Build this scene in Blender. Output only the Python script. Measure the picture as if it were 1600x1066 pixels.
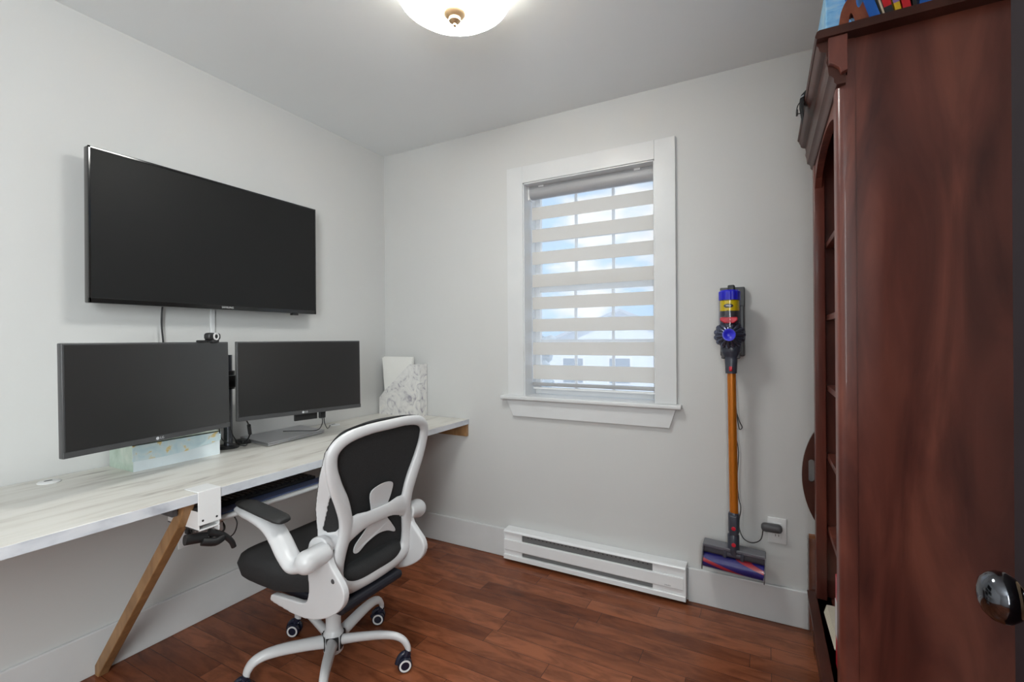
import bpy, bmesh, math, random
from mathutils import Vector, Matrix, Quaternion
for o in list(bpy.data.objects): bpy.data.objects.remove(o)
SC = bpy.context.scene; COL = SC.collection
R = math.radians; PI = math.pi
rnd = random.Random(7)

# ------------------------------------------------------------------ camera
CX, D, EYE, H = 2.204, 2.337, 1.2295, 2.44        # camera x, back wall y, eye height, ceiling height
XR = 2.75                                         # right wall
a, rho = R(28.22), R(0.39)
Fv = Vector((-math.sin(a), math.cos(a), 0)); R0 = Vector((math.cos(a), math.sin(a), 0)); U0 = Vector((0, 0, 1))
Rv = R0*math.cos(rho) - U0*math.sin(rho); Uv = U0*math.cos(rho) + R0*math.sin(rho)
cam = bpy.data.cameras.new('camera'); camo = bpy.data.objects.new('camera', cam); COL.objects.link(camo)
m = Matrix((Rv, Uv, -Fv)).transposed().to_4x4(); m.translation = Vector((CX, 0, EYE)); camo.matrix_world = m
cam.sensor_fit = 'HORIZONTAL'; cam.sensor_width = 36; cam.lens = 36*734.2/1600
cam.shift_y = -2.3/1600; cam.clip_start = 0.02; cam.clip_end = 300
SC.camera = camo
# ------------------------------------------------------------------ colour management
vs = SC.view_settings; vs.view_transform = 'Standard'; vs.look = 'None'; vs.gamma = 1; vs.use_curve_mapping = False
vs.exposure = 0.95
# ------------------------------------------------------------------ sky
w = bpy.data.worlds.new('sky'); SC.world = w; w.use_nodes = True
nt = w.node_tree; nt.nodes.clear()
tc = nt.nodes.new('ShaderNodeTexCoord'); mp = nt.nodes.new('ShaderNodeMapping'); mp.inputs['Scale'].default_value = (1, 1, 2.2)
nz = nt.nodes.new('ShaderNodeTexNoise'); nz.inputs['Scale'].default_value = 5.5; nz.inputs['Detail'].default_value = 6
cr = nt.nodes.new('ShaderNodeValToRGB'); cr.color_ramp.elements[0].position = .47; cr.color_ramp.elements[1].position = .58
cr.color_ramp.elements[0].color = (.42, .68, 1, 1); cr.color_ramp.elements[1].color = (1, 1, 1, 1)
bg = nt.nodes.new('ShaderNodeBackground'); bg.inputs['Strength'].default_value = .72
ow = nt.nodes.new('ShaderNodeOutputWorld')
nt.links.new(tc.outputs['Generated'], mp.inputs['Vector']); nt.links.new(mp.outputs[0], nz.inputs['Vector'])
nt.links.new(nz.outputs['Fac'], cr.inputs[0]); nt.links.new(cr.outputs[0], bg.inputs['Color']); nt.links.new(bg.outputs[0], ow.inputs[0])
# ------------------------------------------------------------------ sun outside (high over the street) and an added fill light in the hall
def lamp(name, kind, loc, rot, energy, color=(1, 1, 1), **k):
    l = bpy.data.lights.new(name, kind); l.energy = energy; l.color = color
    for q, v in k.items(): setattr(l, q, v)
    o = bpy.data.objects.new(name, l); o.location = loc; o.rotation_euler = rot; COL.objects.link(o); return o
lamp('sun', 'SUN', (0, 0, 12), (R(40), 0, R(10)), 1.6, (1, .97, .92), angle=R(2))
lamp('hall_fill_light', 'AREA', (2.68, -1.0, 1.60), (R(88), 0, R(68)), 56, (.93, .99, 1), shape='RECTANGLE', size=1.5, size_y=1.5)  # unseen fill added behind the camera to brighten the left wall and ceiling
LAMP_POWER = 22

# ------------------------------------------------------------------ materials
def mat(name, col, rough=.5, metal=0, noise=None, bump=0, bscale=200, **k):
    M = bpy.data.materials.new(name); M.use_nodes = True; t = M.node_tree; b = t.nodes['Principled BSDF']
    b.inputs['Base Color'].default_value = (*col, 1); b.inputs['Roughness'].default_value = rough; b.inputs['Metallic'].default_value = metal
    for q, v in k.items(): b.inputs[q.replace('_', ' ')].default_value = v
    tcn = t.nodes.new('ShaderNodeTexCoord'); n = t.nodes.new('ShaderNodeTexNoise')
    n.inputs['Scale'].default_value = noise[0] if noise else 6; n.inputs['Detail'].default_value = 4
    t.links.new(tcn.outputs['Object'], n.inputs['Vector'])
    f = noise[1] if noise else .03
    r = t.nodes.new('ShaderNodeValToRGB'); r.color_ramp.elements[0].position = .3; r.color_ramp.elements[1].position = .7
    r.color_ramp.elements[0].color = (*[c*(1-f) for c in col], 1); r.color_ramp.elements[1].color = (*[min(1, c*(1+f)) for c in col], 1)
    t.links.new(n.outputs['Fac'], r.inputs[0]); t.links.new(r.outputs[0], b.inputs['Base Color'])
    if bump:
        n2 = t.nodes.new('ShaderNodeTexNoise'); n2.inputs['Scale'].default_value = bscale; t.links.new(tcn.outputs['Object'], n2.inputs['Vector'])
        bp = t.nodes.new('ShaderNodeBump'); bp.inputs['Strength'].default_value = bump; bp.inputs['Distance'].default_value = .001
        t.links.new(n2.outputs['Fac'], bp.inputs['Height']); t.links.new(bp.outputs[0], b.inputs['Normal'])
    return M
def streak(name, cols, scale, nscale=4, rough=.4, pos=None, detail=6, dist=1.0, coat=0, spec=None):
    M = bpy.data.materials.new(name); M.use_nodes = True; t = M.node_tree; b = t.nodes['Principled BSDF']
    tcn = t.nodes.new('ShaderNodeTexCoord'); mpn = t.nodes.new('ShaderNodeMapping'); mpn.inputs['Scale'].default_value = scale
    n = t.nodes.new('ShaderNodeTexNoise'); n.inputs['Scale'].default_value = nscale; n.inputs['Detail'].default_value = detail; n.inputs['Distortion'].default_value = dist
    r = t.nodes.new('ShaderNodeValToRGB'); pos = pos or [.3+.4*i/(len(cols)-1) for i in range(len(cols))]
    while len(r.color_ramp.elements) < len(cols): r.color_ramp.elements.new(.5)
    for e, c, p in zip(r.color_ramp.elements, cols, pos): e.position = p; e.color = (*c, 1)
    t.links.new(tcn.outputs['Object'], mpn.inputs[0]); t.links.new(mpn.outputs[0], n.inputs['Vector']); t.links.new(n.outputs['Fac'], r.inputs[0])
    t.links.new(r.outputs[0], b.inputs['Base Color']); b.inputs['Roughness'].default_value = rough; b.inputs['Coat Weight'].default_value = coat
    if spec is not None: b.inputs['Specular IOR Level'].default_value = spec
    return M
def floor_mat():
    M = bpy.data.materials.new('red_brown_plank_floor'); M.use_nodes = True; t = M.node_tree; b = t.nodes['Principled BSDF']; N = t.nodes.new; L = t.links.new
    tcn = N('ShaderNodeTexCoord')
    def brick(c1, c2, mo, w_, off, sx=0.0):
        mpn = N('ShaderNodeMapping'); mpn.inputs['Location'].default_value = (sx, .02, 0); L(tcn.outputs['Object'], mpn.inputs[0])
        k = N('ShaderNodeTexBrick'); L(mpn.outputs[0], k.inputs['Vector'])
        k.inputs['Scale'].default_value = 1; k.inputs['Brick Width'].default_value = w_; k.inputs['Row Height'].default_value = .0825
        k.inputs['Mortar Size'].default_value = .0009; k.inputs['Mortar Smooth'].default_value = .3; k.offset = off; k.offset_frequency = 3; k.squash = .8; k.squash_frequency = 2
        k.inputs['Color1'].default_value = (*c1, 1); k.inputs['Color2'].default_value = (*c2, 1); k.inputs['Mortar'].default_value = (*mo, 1); return k
    k = brick((0, 0, 0), (1, 1, 1), (.4, .4, .4), .74, .37)
    r1 = N('ShaderNodeValToRGB'); E_ = r1.color_ramp.elements; E_[0].position = 0; E_[1].position = 1
    E_[0].color = (.155, .045, .018, 1); E_[1].color = (.30, .100, .045, 1); L(k.outputs['Color'], r1.inputs[0])
    mp2 = N('ShaderNodeMapping'); mp2.inputs['Scale'].default_value = (2.4, 9, 1); L(tcn.outputs['Object'], mp2.inputs[0])
    n = N('ShaderNodeTexNoise'); n.inputs['Scale'].default_value = 2.4; n.inputs['Detail'].default_value = 8; n.inputs['Roughness'].default_value = .62; n.inputs['Distortion'].default_value = .6
    off = N('ShaderNodeVectorMath'); off.operation = 'ADD'; sc = N('ShaderNodeVectorMath'); sc.operation = 'SCALE'; sc.inputs['Scale'].default_value = 9
    L(k.outputs['Color'], sc.inputs[0]); L(mp2.outputs[0], off.inputs[0]); L(sc.outputs[0], off.inputs[1]); L(off.outputs[0], n.inputs['Vector'])
    r2 = N('ShaderNodeValToRGB'); r2.color_ramp.elements[0].position = .30; r2.color_ramp.elements[1].position = .58
    r2.color_ramp.elements[0].color = (.52, .48, .46, 1); r2.color_ramp.elements[1].color = (1.12, 1.1, 1.08, 1); L(n.outputs['Fac'], r2.inputs[0])
    mx = N('ShaderNodeMix'); mx.data_type = 'RGBA'; mx.blend_type = 'MULTIPLY'; mx.inputs[0].default_value = 1; L(r1.outputs[0], mx.inputs[6]); L(r2.outputs[0], mx.inputs[7])
    mo = N('ShaderNodeMix'); mo.data_type = 'RGBA'; L(k.outputs['Fac'], mo.inputs[0]); L(mx.outputs[2], mo.inputs[6]); mo.inputs[7].default_value = (.03, .009, .004, 1)
    L(mo.outputs[2], b.inputs['Base Color'])
    b.inputs['Roughness'].default_value = .26; b.inputs['Specular IOR Level'].default_value = .28
    bp = N('ShaderNodeBump'); bp.inputs['Strength'].default_value = .12; bp.inputs['Distance'].default_value = .002; bp.invert = True; L(k.outputs['Fac'], bp.inputs['Height']); L(bp.outputs[0], b.inputs['Normal'])
    return M
def emis(name, col, s):
    M = bpy.data.materials.new(name); M.use_nodes = True; b = M.node_tree.nodes['Principled BSDF']
    b.inputs['Base Color'].default_value = (*col, 1); b.inputs['Emission Color'].default_value = (*col, 1); b.inputs['Emission Strength'].default_value = s; return M
def sheer(name, col, tr):
    M = bpy.data.materials.new(name); M.use_nodes = True; t = M.node_tree; t.nodes.clear(); N = t.nodes.new
    o = N('ShaderNodeOutputMaterial'); m1 = N('ShaderNodeMixShader'); m2 = N('ShaderNodeMixShader'); tp = N('ShaderNodeBsdfTransparent'); df = N('ShaderNodeBsdfDiffuse'); tl = N('ShaderNodeBsdfTranslucent')
    df.inputs[0].default_value = (*col, 1); tl.inputs[0].default_value = (*col, 1); m2.inputs[0].default_value = .5; m1.inputs[0].default_value = 1-tr
    t.links.new(df.outputs[0], m2.inputs[1]); t.links.new(tl.outputs[0], m2.inputs[2]); t.links.new(tp.outputs[0], m1.inputs[1]); t.links.new(m2.outputs[0], m1.inputs[2]); t.links.new(m1.outputs[0], o.inputs[0]); return M
def glassm(name, tint=(1, 1, 1), refl=.06, rough=.02):
    M = bpy.data.materials.new(name); M.use_nodes = True; t = M.node_tree; t.nodes.clear(); N = t.nodes.new
    o = N('ShaderNodeOutputMaterial'); m1 = N('ShaderNodeMixShader'); tp = N('ShaderNodeBsdfTransparent'); g = N('ShaderNodeBsdfGlossy'); g.inputs['Roughness'].default_value = rough
    tp.inputs[0].default_value = (*tint, 1); m1.inputs[0].default_value = refl
    t.links.new(tp.outputs[0], m1.inputs[1]); t.links.new(g.outputs[0], m1.inputs[2]); t.links.new(m1.outputs[0], o.inputs[0]); return M

WALL = mat('warm_grey_wall_paint', (.60, .600, .592), .75, noise=(2, .012), bump=.05, bscale=300)
CEIL = mat('white_ceiling_paint', (.83, .855, .865), .85, noise=(2, .01))
TRIM = mat('white_trim_paint', (.66, .667, .672), .33)
FLOOR = floor_mat()
DESK = streak('white_marbled_laminate', [(.34, .31, .28), (.60, .57, .52), (.69, .67, .62), (.73, .71, .67)], (9, 1.6, 9), 2.2, .38, [.26, .38, .5, .7], 8, .8)
EDGE = streak('grey_marbled_edge', [(.42, .44, .49), (.62, .64, .68), (.72, .73, .76)], (3, 2, 3), 3, .35)
LEGW = streak('honey_oak_wood', [(.24, .125, .05), (.38, .215, .095)], (3, 3, 1), 8, .5)
CHERRY = streak('dark_cherry_wood', [(.070, .017, .013), (.150, .040, .028), (.26, .080, .052)], (3, 3, .55), 2.6, .34, [.3, .5, .72], 7, 1.2, coat=.22)
CHERRY2 = streak('dark_cherry_moulding', [(.05, .016, .011), (.085, .028, .019)], (3, 1, 3), 3, .38, coat=.05, spec=.3)
DOORW = streak('espresso_door_wood', [(.016, .009, .012), (.028, .017, .021)], (3, 3, .5), 3, .6, spec=.15)
BLACKP = mat('black_plastic', (.015, .015, .016), .4)
GLOSSB = mat('glossy_black_bezel', (.012, .012, .012), .12)
TVS = mat('tv_screen', (.016, .016, .016), .45, Specular_IOR_Level=.15)
MONS = mat('matte_monitor_screen', (.018, .018, .018), .32, Specular_IOR_Level=1.0)
BEZ = mat('dark_grey_bezel', (.06, .06, .062), .35)
WPL = mat('white_plastic', (.78, .78, .78), .32)
WCH = mat('white_chair_plastic', (.64, .64, .65), .30)
FAB = mat('black_fabric', (.018, .018, .019), .85, bump=.4, bscale=900, noise=(400, .35))
PADM = mat('black_armrest_padding', (.02, .02, .02), .6)
STEEL = mat('silver_metal', (.55, .55, .56), .3, 1)
LAPT = mat('silver_aluminium', (.50, .50, .52), .35, .85)
CHROME = mat('polished_dark_chrome', (.12, .125, .14), .1, 1)
BRASS = mat('brushed_brass', (.62, .43, .25), .35, .7)
GRILL = mat('grey_heater_grille', (.17, .17, .17), .6)
HEAT = mat('white_enamel', (.80, .81, .82), .3)
GLS = glassm('window_glass')
FABW = sheer('cream_blind_fabric', (.80, .775, .74), 0.0)
SHEERM = sheer('sheer_blind_fabric', (.8, .82, .84), .72)
ALU = mat('grey_blind_cassette', (.36, .36, .37), .4)
LIT = emis('lit_frosted_glass', (.985, 1, .965), LAMP_POWER)
LITRIM = emis('dimmed_frosted_glass_rim', (.985, 1, .965), 1.0)  # upper bowl glow turned down to keep glare off the ceiling
ORANGE = mat('orange_metal_tube', (.55, .17, .015), .25, .35)
NAVY = mat('navy_grey_plastic', (.045, .05, .07), .3)
DGREY = mat('dark_grey_plastic', (.07, .07, .075), .4)
BLUE = mat('bright_blue_plastic', (.02, .02, .55), .3)
YEL = mat('yellow_plastic', (.95, .70, .01), .35)
RED = mat('red_plastic', (.55, .01, .03), .3)
SMOKE = glassm('smoky_clear_plastic', (.90, .90, .93), .035, .08)
CLEARP = glassm('clear_plastic_film', (.88, .86, .86), .22, .18)
PAPER = mat('white_paper', (.78, .77, .74), .8)
CREAM = mat('cream_paper', (.72, .66, .54), .8)
MARB = streak('grey_veined_marble_print', [(.34, .32, .37), (.66, .65, .64), (.76, .75, .73), (.70, .64, .56)], (1, 1, 1), 14, .5, [.33, .43, .6, .8], 8, 2.0)
MINT = streak('mint_marbled_card', [(.32, .42, .34), (.48, .58, .50), (.62, .68, .60)], (1, 1, 1), 9, .45)
PALEB = streak('pale_blue_card_with_gold', [(.50, .66, .72), (.58, .72, .76), (.64, .74, .76), (.72, .58, .26)], (1, 1, 1), 22, .45, [.3, .48, .58, .63])
PALEW = mat('pale_blue_card', (.72, .80, .83), .45, noise=(8, .08))
BROWNW = mat('brown_wrapped_board', (.17, .06, .04), .5, noise=(12, .3))
def flat(name, c, r=.5): return mat(name, c, r)
# ------------------------------------------------------------------ geometry helpers
def tag(o, label=None, cat=None, group=None, kind=None):
    if label: o['label'] = label
    if cat: o['category'] = cat
    if group: o['group'] = group
    if kind: o['kind'] = kind
    return o
ORI = {}
def thing(name, loc, label, cat, group=None, rz=0):
    o = bpy.data.objects.new(name, None); COL.objects.link(o); o.location = loc; o.empty_display_size = .05; o.rotation_euler.z = rz
    ORI[o.name] = Vector(loc); return tag(o, label, cat, group)
def obj(name, bm, ms, parent=None, smooth=False, origin=None, bevel=0, angle=35):
    """bm is in world coordinates (or in the parent's frame when the parent sits at a registered origin)"""
    me = bpy.data.meshes.new(name)
    if parent: org = ORI[parent.name]
    else:
        if origin is None:
            xs = [v.co for v in bm.verts]
            origin = Vector(((min(v.x for v in xs)+max(v.x for v in xs))/2, (min(v.y for v in xs)+max(v.y for v in xs))/2, min(v.z for v in xs)))
        org = Vector(origin)
    bmesh.ops.translate(bm, verts=bm.verts, vec=-org)
    bmesh.ops.recalc_face_normals(bm, faces=bm.faces)
    bm.to_mesh(me); bm.free()
    for mm in (ms if isinstance(ms, (list, tuple)) else [ms]): me.materials.append(mm)
    o = bpy.data.objects.new(name, me); COL.objects.link(o)
    ORI[o.name] = org
    if parent: o.parent = parent
    else: o.location = org
    if smooth:
        me.polygons.foreach_set('use_smooth', [True]*len(me.polygons))
    if bevel:
        b = o.modifiers.new('bevel', 'BEVEL'); b.width = bevel; b.segments = 2; b.limit_method = 'ANGLE'; b.angle_limit = R(angle)
    if smooth and not smooth == 'all':
        me.set_sharp_from_angle(angle=R(45))
    return o
def remesh(o, vox, sm=4):
    r = o.modifiers.new('remesh', 'REMESH'); r.mode = 'VOXEL'; r.voxel_size = vox; r.use_smooth_shade = True
    s = o.modifiers.new('smooth', 'SMOOTH'); s.factor = .5; s.iterations = sm; return o
def B(): return bmesh.new()
def box(bm, x0, x1, y0, y1, z0, z1, mi=0, M=None):
    vs_ = [bm.verts.new((x, y, z)) for x in (x0, x1) for y in (y0, y1) for z in (z0, z1)]
    fs = [(0, 1, 3, 2), (4, 6, 7, 5), (0, 4, 5, 1), (2, 3, 7, 6), (0, 2, 6, 4), (1, 5, 7, 3)]
    for f in fs:
        q = bm.faces.new([vs_[i] for i in f]); q.material_index = mi
    if M is not None:
        for v in vs_: v.co = M @ v.co
    return bm
def prism(bm, pts, axis, lo, hi, mi=0, M=None):
    """pts: 2D outline in the two remaining axes, in xyz order"""
    def mk(p, t):
        q = list(p); q.insert(axis, t); return bm.verts.new(q)
    A = [mk(p, lo) for p in pts]; Bv = [mk(p, hi) for p in pts]; n = len(pts)
    fs = [bm.faces.new(A), bm.faces.new(Bv[::-1])]
    for i in range(n): fs.append(bm.faces.new([A[i], Bv[i], Bv[(i+1) % n], A[(i+1) % n]]))
    for f in fs: f.material_index = mi
    if M is not None:
        for v in A+Bv: v.co = M @ v.co
    return bm
def spline(pts, n=8, closed=False):
    P = [Vector(p) for p in pts]; out = []; N_ = len(P); seg = N_ if closed else N_-1
    for i in range(seg):
        if closed: p0, p1, p2, p3 = P[(i-1) % N_], P[i], P[(i+1) % N_], P[(i+2) % N_]
        else: p0, p1, p2, p3 = P[max(i-1, 0)], P[i], P[i+1], P[min(i+2, N_-1)]
        for j in range(n):
            t = j/n; out.append(.5*((2*p1)+(p2-p0)*t+(2*p0-5*p1+4*p2-p3)*t*t+(3*p1-p0-3*p2+p3)*t**3))
    if not closed: out.append(P[-1])
    return out
def tube(bm, pts, r, seg=12, closed=False, flat_=1, up=None, caps=True, mi=0):
    """sweep; r number or list; flat_ scales the section along 'up'"""
    P = [Vector(p) for p in pts]; n = len(P); rs = r if isinstance(r, (list, tuple)) else [r]*n
    if len(rs) != n: rs = [rs[0] + 0]*n if len(rs) == 1 else [rs[min(int(i/(n-1)*(len(rs)-1)), len(rs)-2)]*(1-((i/(n-1)*(len(rs)-1)) % 1 if i < n-1 else 1)) + rs[min(int(i/(n-1)*(len(rs)-1)), len(rs)-2)+1]*((i/(n-1)*(len(rs)-1)) % 1 if i < n-1 else 1) for i in range(n)]
    rings = []; prev = None
    for i in range(n):
        t = (P[(i+1) % n]-P[i-1]) if closed else (P[min(i+1, n-1)]-P[max(i-1, 0)])
        if t.length < 1e-9: t = Vector((0, 0, 1))
        t.normalize()
        if up is not None: u = Vector(up) - t*t.dot(Vector(up))
        elif prev is None: u = t.orthogonal()
        else: u = prev - t*t.dot(prev)
        if u.length < 1e-6: u = t.orthogonal()
        u.normalize(); prev = u; v = t.cross(u)
        rings.append([bm.verts.new(P[i]+u*math.cos(2*PI*k/seg)*rs[i]*flat_+v*math.sin(2*PI*k/seg)*rs[i]) for k in range(seg)])
    for i in range(n if closed else n-1):
        A, Bq = rings[i], rings[(i+1) % n]
        for k in range(seg):
            f = bm.faces.new([A[k], A[(k+1) % seg], Bq[(k+1) % seg], Bq[k]]); f.material_index = mi
    if caps and not closed:
        f = bm.faces.new(rings[0][::-1]); f.material_index = mi
        f = bm.faces.new(rings[-1]); f.material_index = mi
    return bm
def lathe(bm, prof, c, axis=(0, 0, 1), seg=32, mi=0, ring=False):
    """prof: (radius, height) pairs along axis from c"""
    ax = Vector(axis).normalized(); u = ax.orthogonal().normalized(); v = ax.cross(u); c = Vector(c); rings = []
    if ring: prof = list(prof)+[prof[0]]
    for r_, h_ in prof:
        if r_ < 1e-6: rings.append([bm.verts.new(c+ax*h_)])
        else: rings.append([bm.verts.new(c+ax*h_+(u*math.cos(2*PI*k/seg)+v*math.sin(2*PI*k/seg))*r_) for k in range(seg)])
    for A, Q in zip(rings, rings[1:]):
        for k in range(seg):
            k2 = (k+1) % seg
            if len(A) == 1 and len(Q) == 1: continue
            if len(A) == 1: f = bm.faces.new([A[0], Q[k2], Q[k]])
            elif len(Q) == 1: f = bm.faces.new([A[k], A[k2], Q[0]])
            else: f = bm.faces.new([A[k], A[k2], Q[k2], Q[k]])
            f.material_index = mi
    if ring: bmesh.ops.remove_doubles(bm, verts=rings[0]+rings[-1], dist=1e-7)
    for rg, fl in ((rings[0], True), (rings[-1], False)):
        if len(rg) > 1 and not ring:
            f = bm.faces.new(rg[::-1] if fl else rg); f.material_index = mi
    return bm
def rbox(bm, x0, x1, y0, y1, z0, z1, r, mi=0, seg=3, M=None):
    t = bmesh.new(); box(t, x0, x1, y0, y1, z0, z1)
    bmesh.ops.bevel(t, geom=t.edges[:], offset=r, segments=seg, affect='EDGES', profile=.5)
    mp_ = {}
    for v in t.verts: mp_[v] = bm.verts.new(M @ v.co if M is not None else v.co)
    for f in t.faces:
        q = bm.faces.new([mp_[v] for v in f.verts]); q.material_index = mi
    t.free(); return bm
def text(name, s, size, M, m_, parent, depth=.0004):
    c = bpy.data.curves.new(name, 'FONT'); c.body = s; c.size = size; c.extrude = depth; c.align_x = 'CENTER'; c.align_y = 'CENTER'
    o = bpy.data.objects.new(name+'_tmp', c); COL.objects.link(o)
    dg = bpy.context.evaluated_depsgraph_get(); me = bpy.data.meshes.new_from_object(o.evaluated_get(dg))
    bpy.data.objects.remove(o)
    bm = B(); bm.from_mesh(me); bpy.data.meshes.remove(me); bmesh.ops.transform(bm, matrix=M, verts=bm.verts)
    return obj(name, bm, m_, parent)
def frame_M(o, xa, ya, za):
    m_ = Matrix((Vector(xa), Vector(ya), Vector(za))).transposed().to_4x4(); m_.translation = Vector(o); return m_
def struct(name, bm, m_, **k):
    o = obj(name, bm, m_, **k); o['kind'] = 'structure'; return o

# ================================================================== THE ROOM
T = .14
struct('floor', box(B(), -.0, XR, -2.1, D, -.1, 0), FLOOR, origin=(0, 0, 0))
struct('ceiling', box(B(), -T, XR+T, -2.1, D+T, H, H+.1), CEIL)
struct('wall_left', box(B(), -T, 0, -2.1, D+T, 0, H), WALL)
struct('wall_right', box(B(), XR, XR+T, -2.1, D+T, 0, H), WALL)
WX0, WX1, WZ0, WZ1, WT = 1.030, 1.742, .917, 2.094, .17      # window opening
b = B()
box(b, 0, WX0, D, D+WT, 0, H); box(b, WX1, XR, D, D+WT, 0, H); box(b, WX0, WX1, D, D+WT, 0, WZ0-.02); box(b, WX0, WX1, D, D+WT, WZ1, H)
struct('wall_back', b, WALL)
struct('wall_near', box(B(), 2.50, XR, -T, 0, 0, H), WALL)     # the stub that carries the open door
struct('wall_hall', box(B(), 0, XR, -2.2, -2.1, 0, H), WALL)
struct('trim_1', box(B(), 2.50, 2.59, 0, .018, 0, 2.15), TRIM, bevel=.003)
BBH = .158
def bboard(name, segs):
    b = B()
    for (x0, x1, y0, y1) in segs: box(b, x0, x1, y0, y1, 0, BBH)
    return struct(name, b, TRIM, bevel=.004)
bboard('baseboard_left', [(0, .016, .02, D-.016)])
bboard('baseboard_back', [(0, .922, D-.016, D), (1.884, XR, D-.016, D)])
bboard('baseboard_right', [(XR-.016, XR, .02, 1.5)])

# window ------------------------------------------------------------
W = thing('window_1', ((WX0+WX1)/2, D, WZ0), None, None); W['kind'] = 'structure'
y0 = D-.018; b = B()
box(b, .932, WX0, y0, D, WZ0, 2.187); box(b, WX1, 1.839, y0, D, WZ0, 2.187); box(b, WX0, WX1, y0, D, WZ1, 2.187)
obj('casing', b, TRIM, W, bevel=.002)
obj('window_sill', rbox(B(), .893, 1.862, D-.043, D+.13, .895, WZ0, .006), TRIM, W, smooth=True)
obj('apron', prism(B(), [(.922, .895), (1.835, .895), (1.805, .802), (.962, .802)], 1, D-.018, D), TRIM, W, bevel=.002)
b = B(); yj = D+.13
box(b, WX0-.001, WX0+.006, D-.01, D+WT, WZ0, WZ1); box(b, WX1-.006, WX1+.001, D-.01, D+WT, WZ0, WZ1); box(b, WX0, WX1, D-.01, D+WT, WZ1-.006, WZ1+.001)
obj('jamb', b, TRIM, W)
b = B(); ys0, ys1 = D+.125, D+.165; xa, xb = WX0+.006, WX1-.006
fw = .032
for (za, zb, yy) in ((1.505, WZ1-.006, .012), (WZ0, 1.535, 0)):
    box(b, xa, xa+fw, ys0+yy, ys1-.012+yy, za, zb); box(b, xb-fw, xb, ys0+yy, ys1-.012+yy, za, zb)
    box(b, xa+fw, xb-fw, ys0+yy, ys1-.012+yy, za, za+.038); box(b, xa+fw, xb-fw, ys0+yy, ys1-.012+yy, zb-.036, zb)
obj('sash_frame', b, WPL, W, bevel=.003)
for k in (1, 2):
    xm = xa+fw+(xb-xa-2*fw)*k/3; b = B()
    box(b, xm-.008, xm+.008, ys1-.014, ys1-.006, 1.54, WZ1-.04); obj('muntin', b, WPL, W)
    b = B(); box(b, xm-.008, xm+.008, ys0+.012, ys0+.020, .955, 1.50); obj('muntin', b, WPL, W)
for zz in (1.80, 1.22):
    yy = ys1-.012 if zz > 1.5 else ys0+.014
    obj('muntin', box(B(), xa+fw, xb-fw, yy, yy+.008, zz-.008, zz+.008), WPL, W)
b = B(); box(b, xa+fw, xb-fw, ys1-.004, ys1-.001, 1.53, WZ1-.04); obj('pane', b, GLS, W)
b = B(); box(b, xa+fw, xb-fw, ys0+.022, ys0+.025, .95, 1.50); obj('pane', b, GLS, W)
for xl in (1.27, 1.49):
    obj('sash_lock', rbox(B(), xl-.014, xl+.014, ys0-.008, ys0+.02, 1.534, 1.548, .004), STEEL, W, smooth=True)

# day-night blind ---------------------------------------------------
yb = D+.080
Bl = thing('roller_blind', (1.386, yb, 2.03), 'cream banded day and night roller blind hanging inside the white window', 'blind')
b = B(); n = 10; prof = [(yb-.032, 2.088), (yb+.035, 2.088), (yb+.035, 2.03)] + [(yb-.0-.035*math.sin(t*PI/2/n*1.0)+.0, 2.055-.033*math.cos(t*PI/2/n)) for t in range(n+1)]
prism(b, prof, 0, 1.040, 1.734); obj('cassette', b, ALU, Bl, smooth=True)
for xc, xd in ((1.036, 1.041), (1.733, 1.738)): obj('end_cap', box(B(), xc, xd, yb-.036, yb+.036, 2.015, 2.09), WPL, Bl)
obj('mounting_clip', box(B(), 1.63, 1.66, yb-.037, yb-.03, 2.078, 2.0935), WPL, Bl)
obj('mounting_clip', box(B(), 1.10, 1.13, yb-.037, yb-.03, 2.078, 2.0935), WPL, Bl)
bands = [(1.977, 1.906), (1.852, 1.780), (1.724, 1.653), (1.596, 1.525), (1.468, 1.399), (1.344, 1.273), (1.212, 1.142), (1.085, 1.005)]
xl, xr = 1.043, 1.722
for zt, zb in bands: obj('opaque_band', box(B(), xl, xr, yb-.0025, yb-.0010, zb, zt), FABW, Bl)
zz = [2.03]+[q for p in bands for q in p]+[.985]
for i in range(0, len(zz), 2):
    obj('sheer_band', box(B(), xl, xr, yb-.0018, yb-.0012, zz[i+1], zz[i]), SHEERM, Bl)
obj('bottom_rail', rbox(B(), xl, xr, yb-.012, yb+.010, .966, .986, .004), ALU, Bl, smooth=True)
obj('lower_rail', rbox(B(), xl+.002, xr, yb-.004, yb+.006, .948, .960, .003), WPL, Bl, smooth=True)
b = B()
for i in range(200):
    z = 2.02-i*.0053
    if z < .97: break
    bmesh.ops.create_icosphere(b, subdivisions=1, radius=.0021, matrix=Matrix.Translation((1.728, yb-.018, z)))
tube(b, [(1.728, yb-.018, 2.03), (1.728, yb-.018, .97)], .0007, 6)
obj('bead_chain', b, mat('grey_bead_chain', (.35, .33, .31), .4), Bl)

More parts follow.
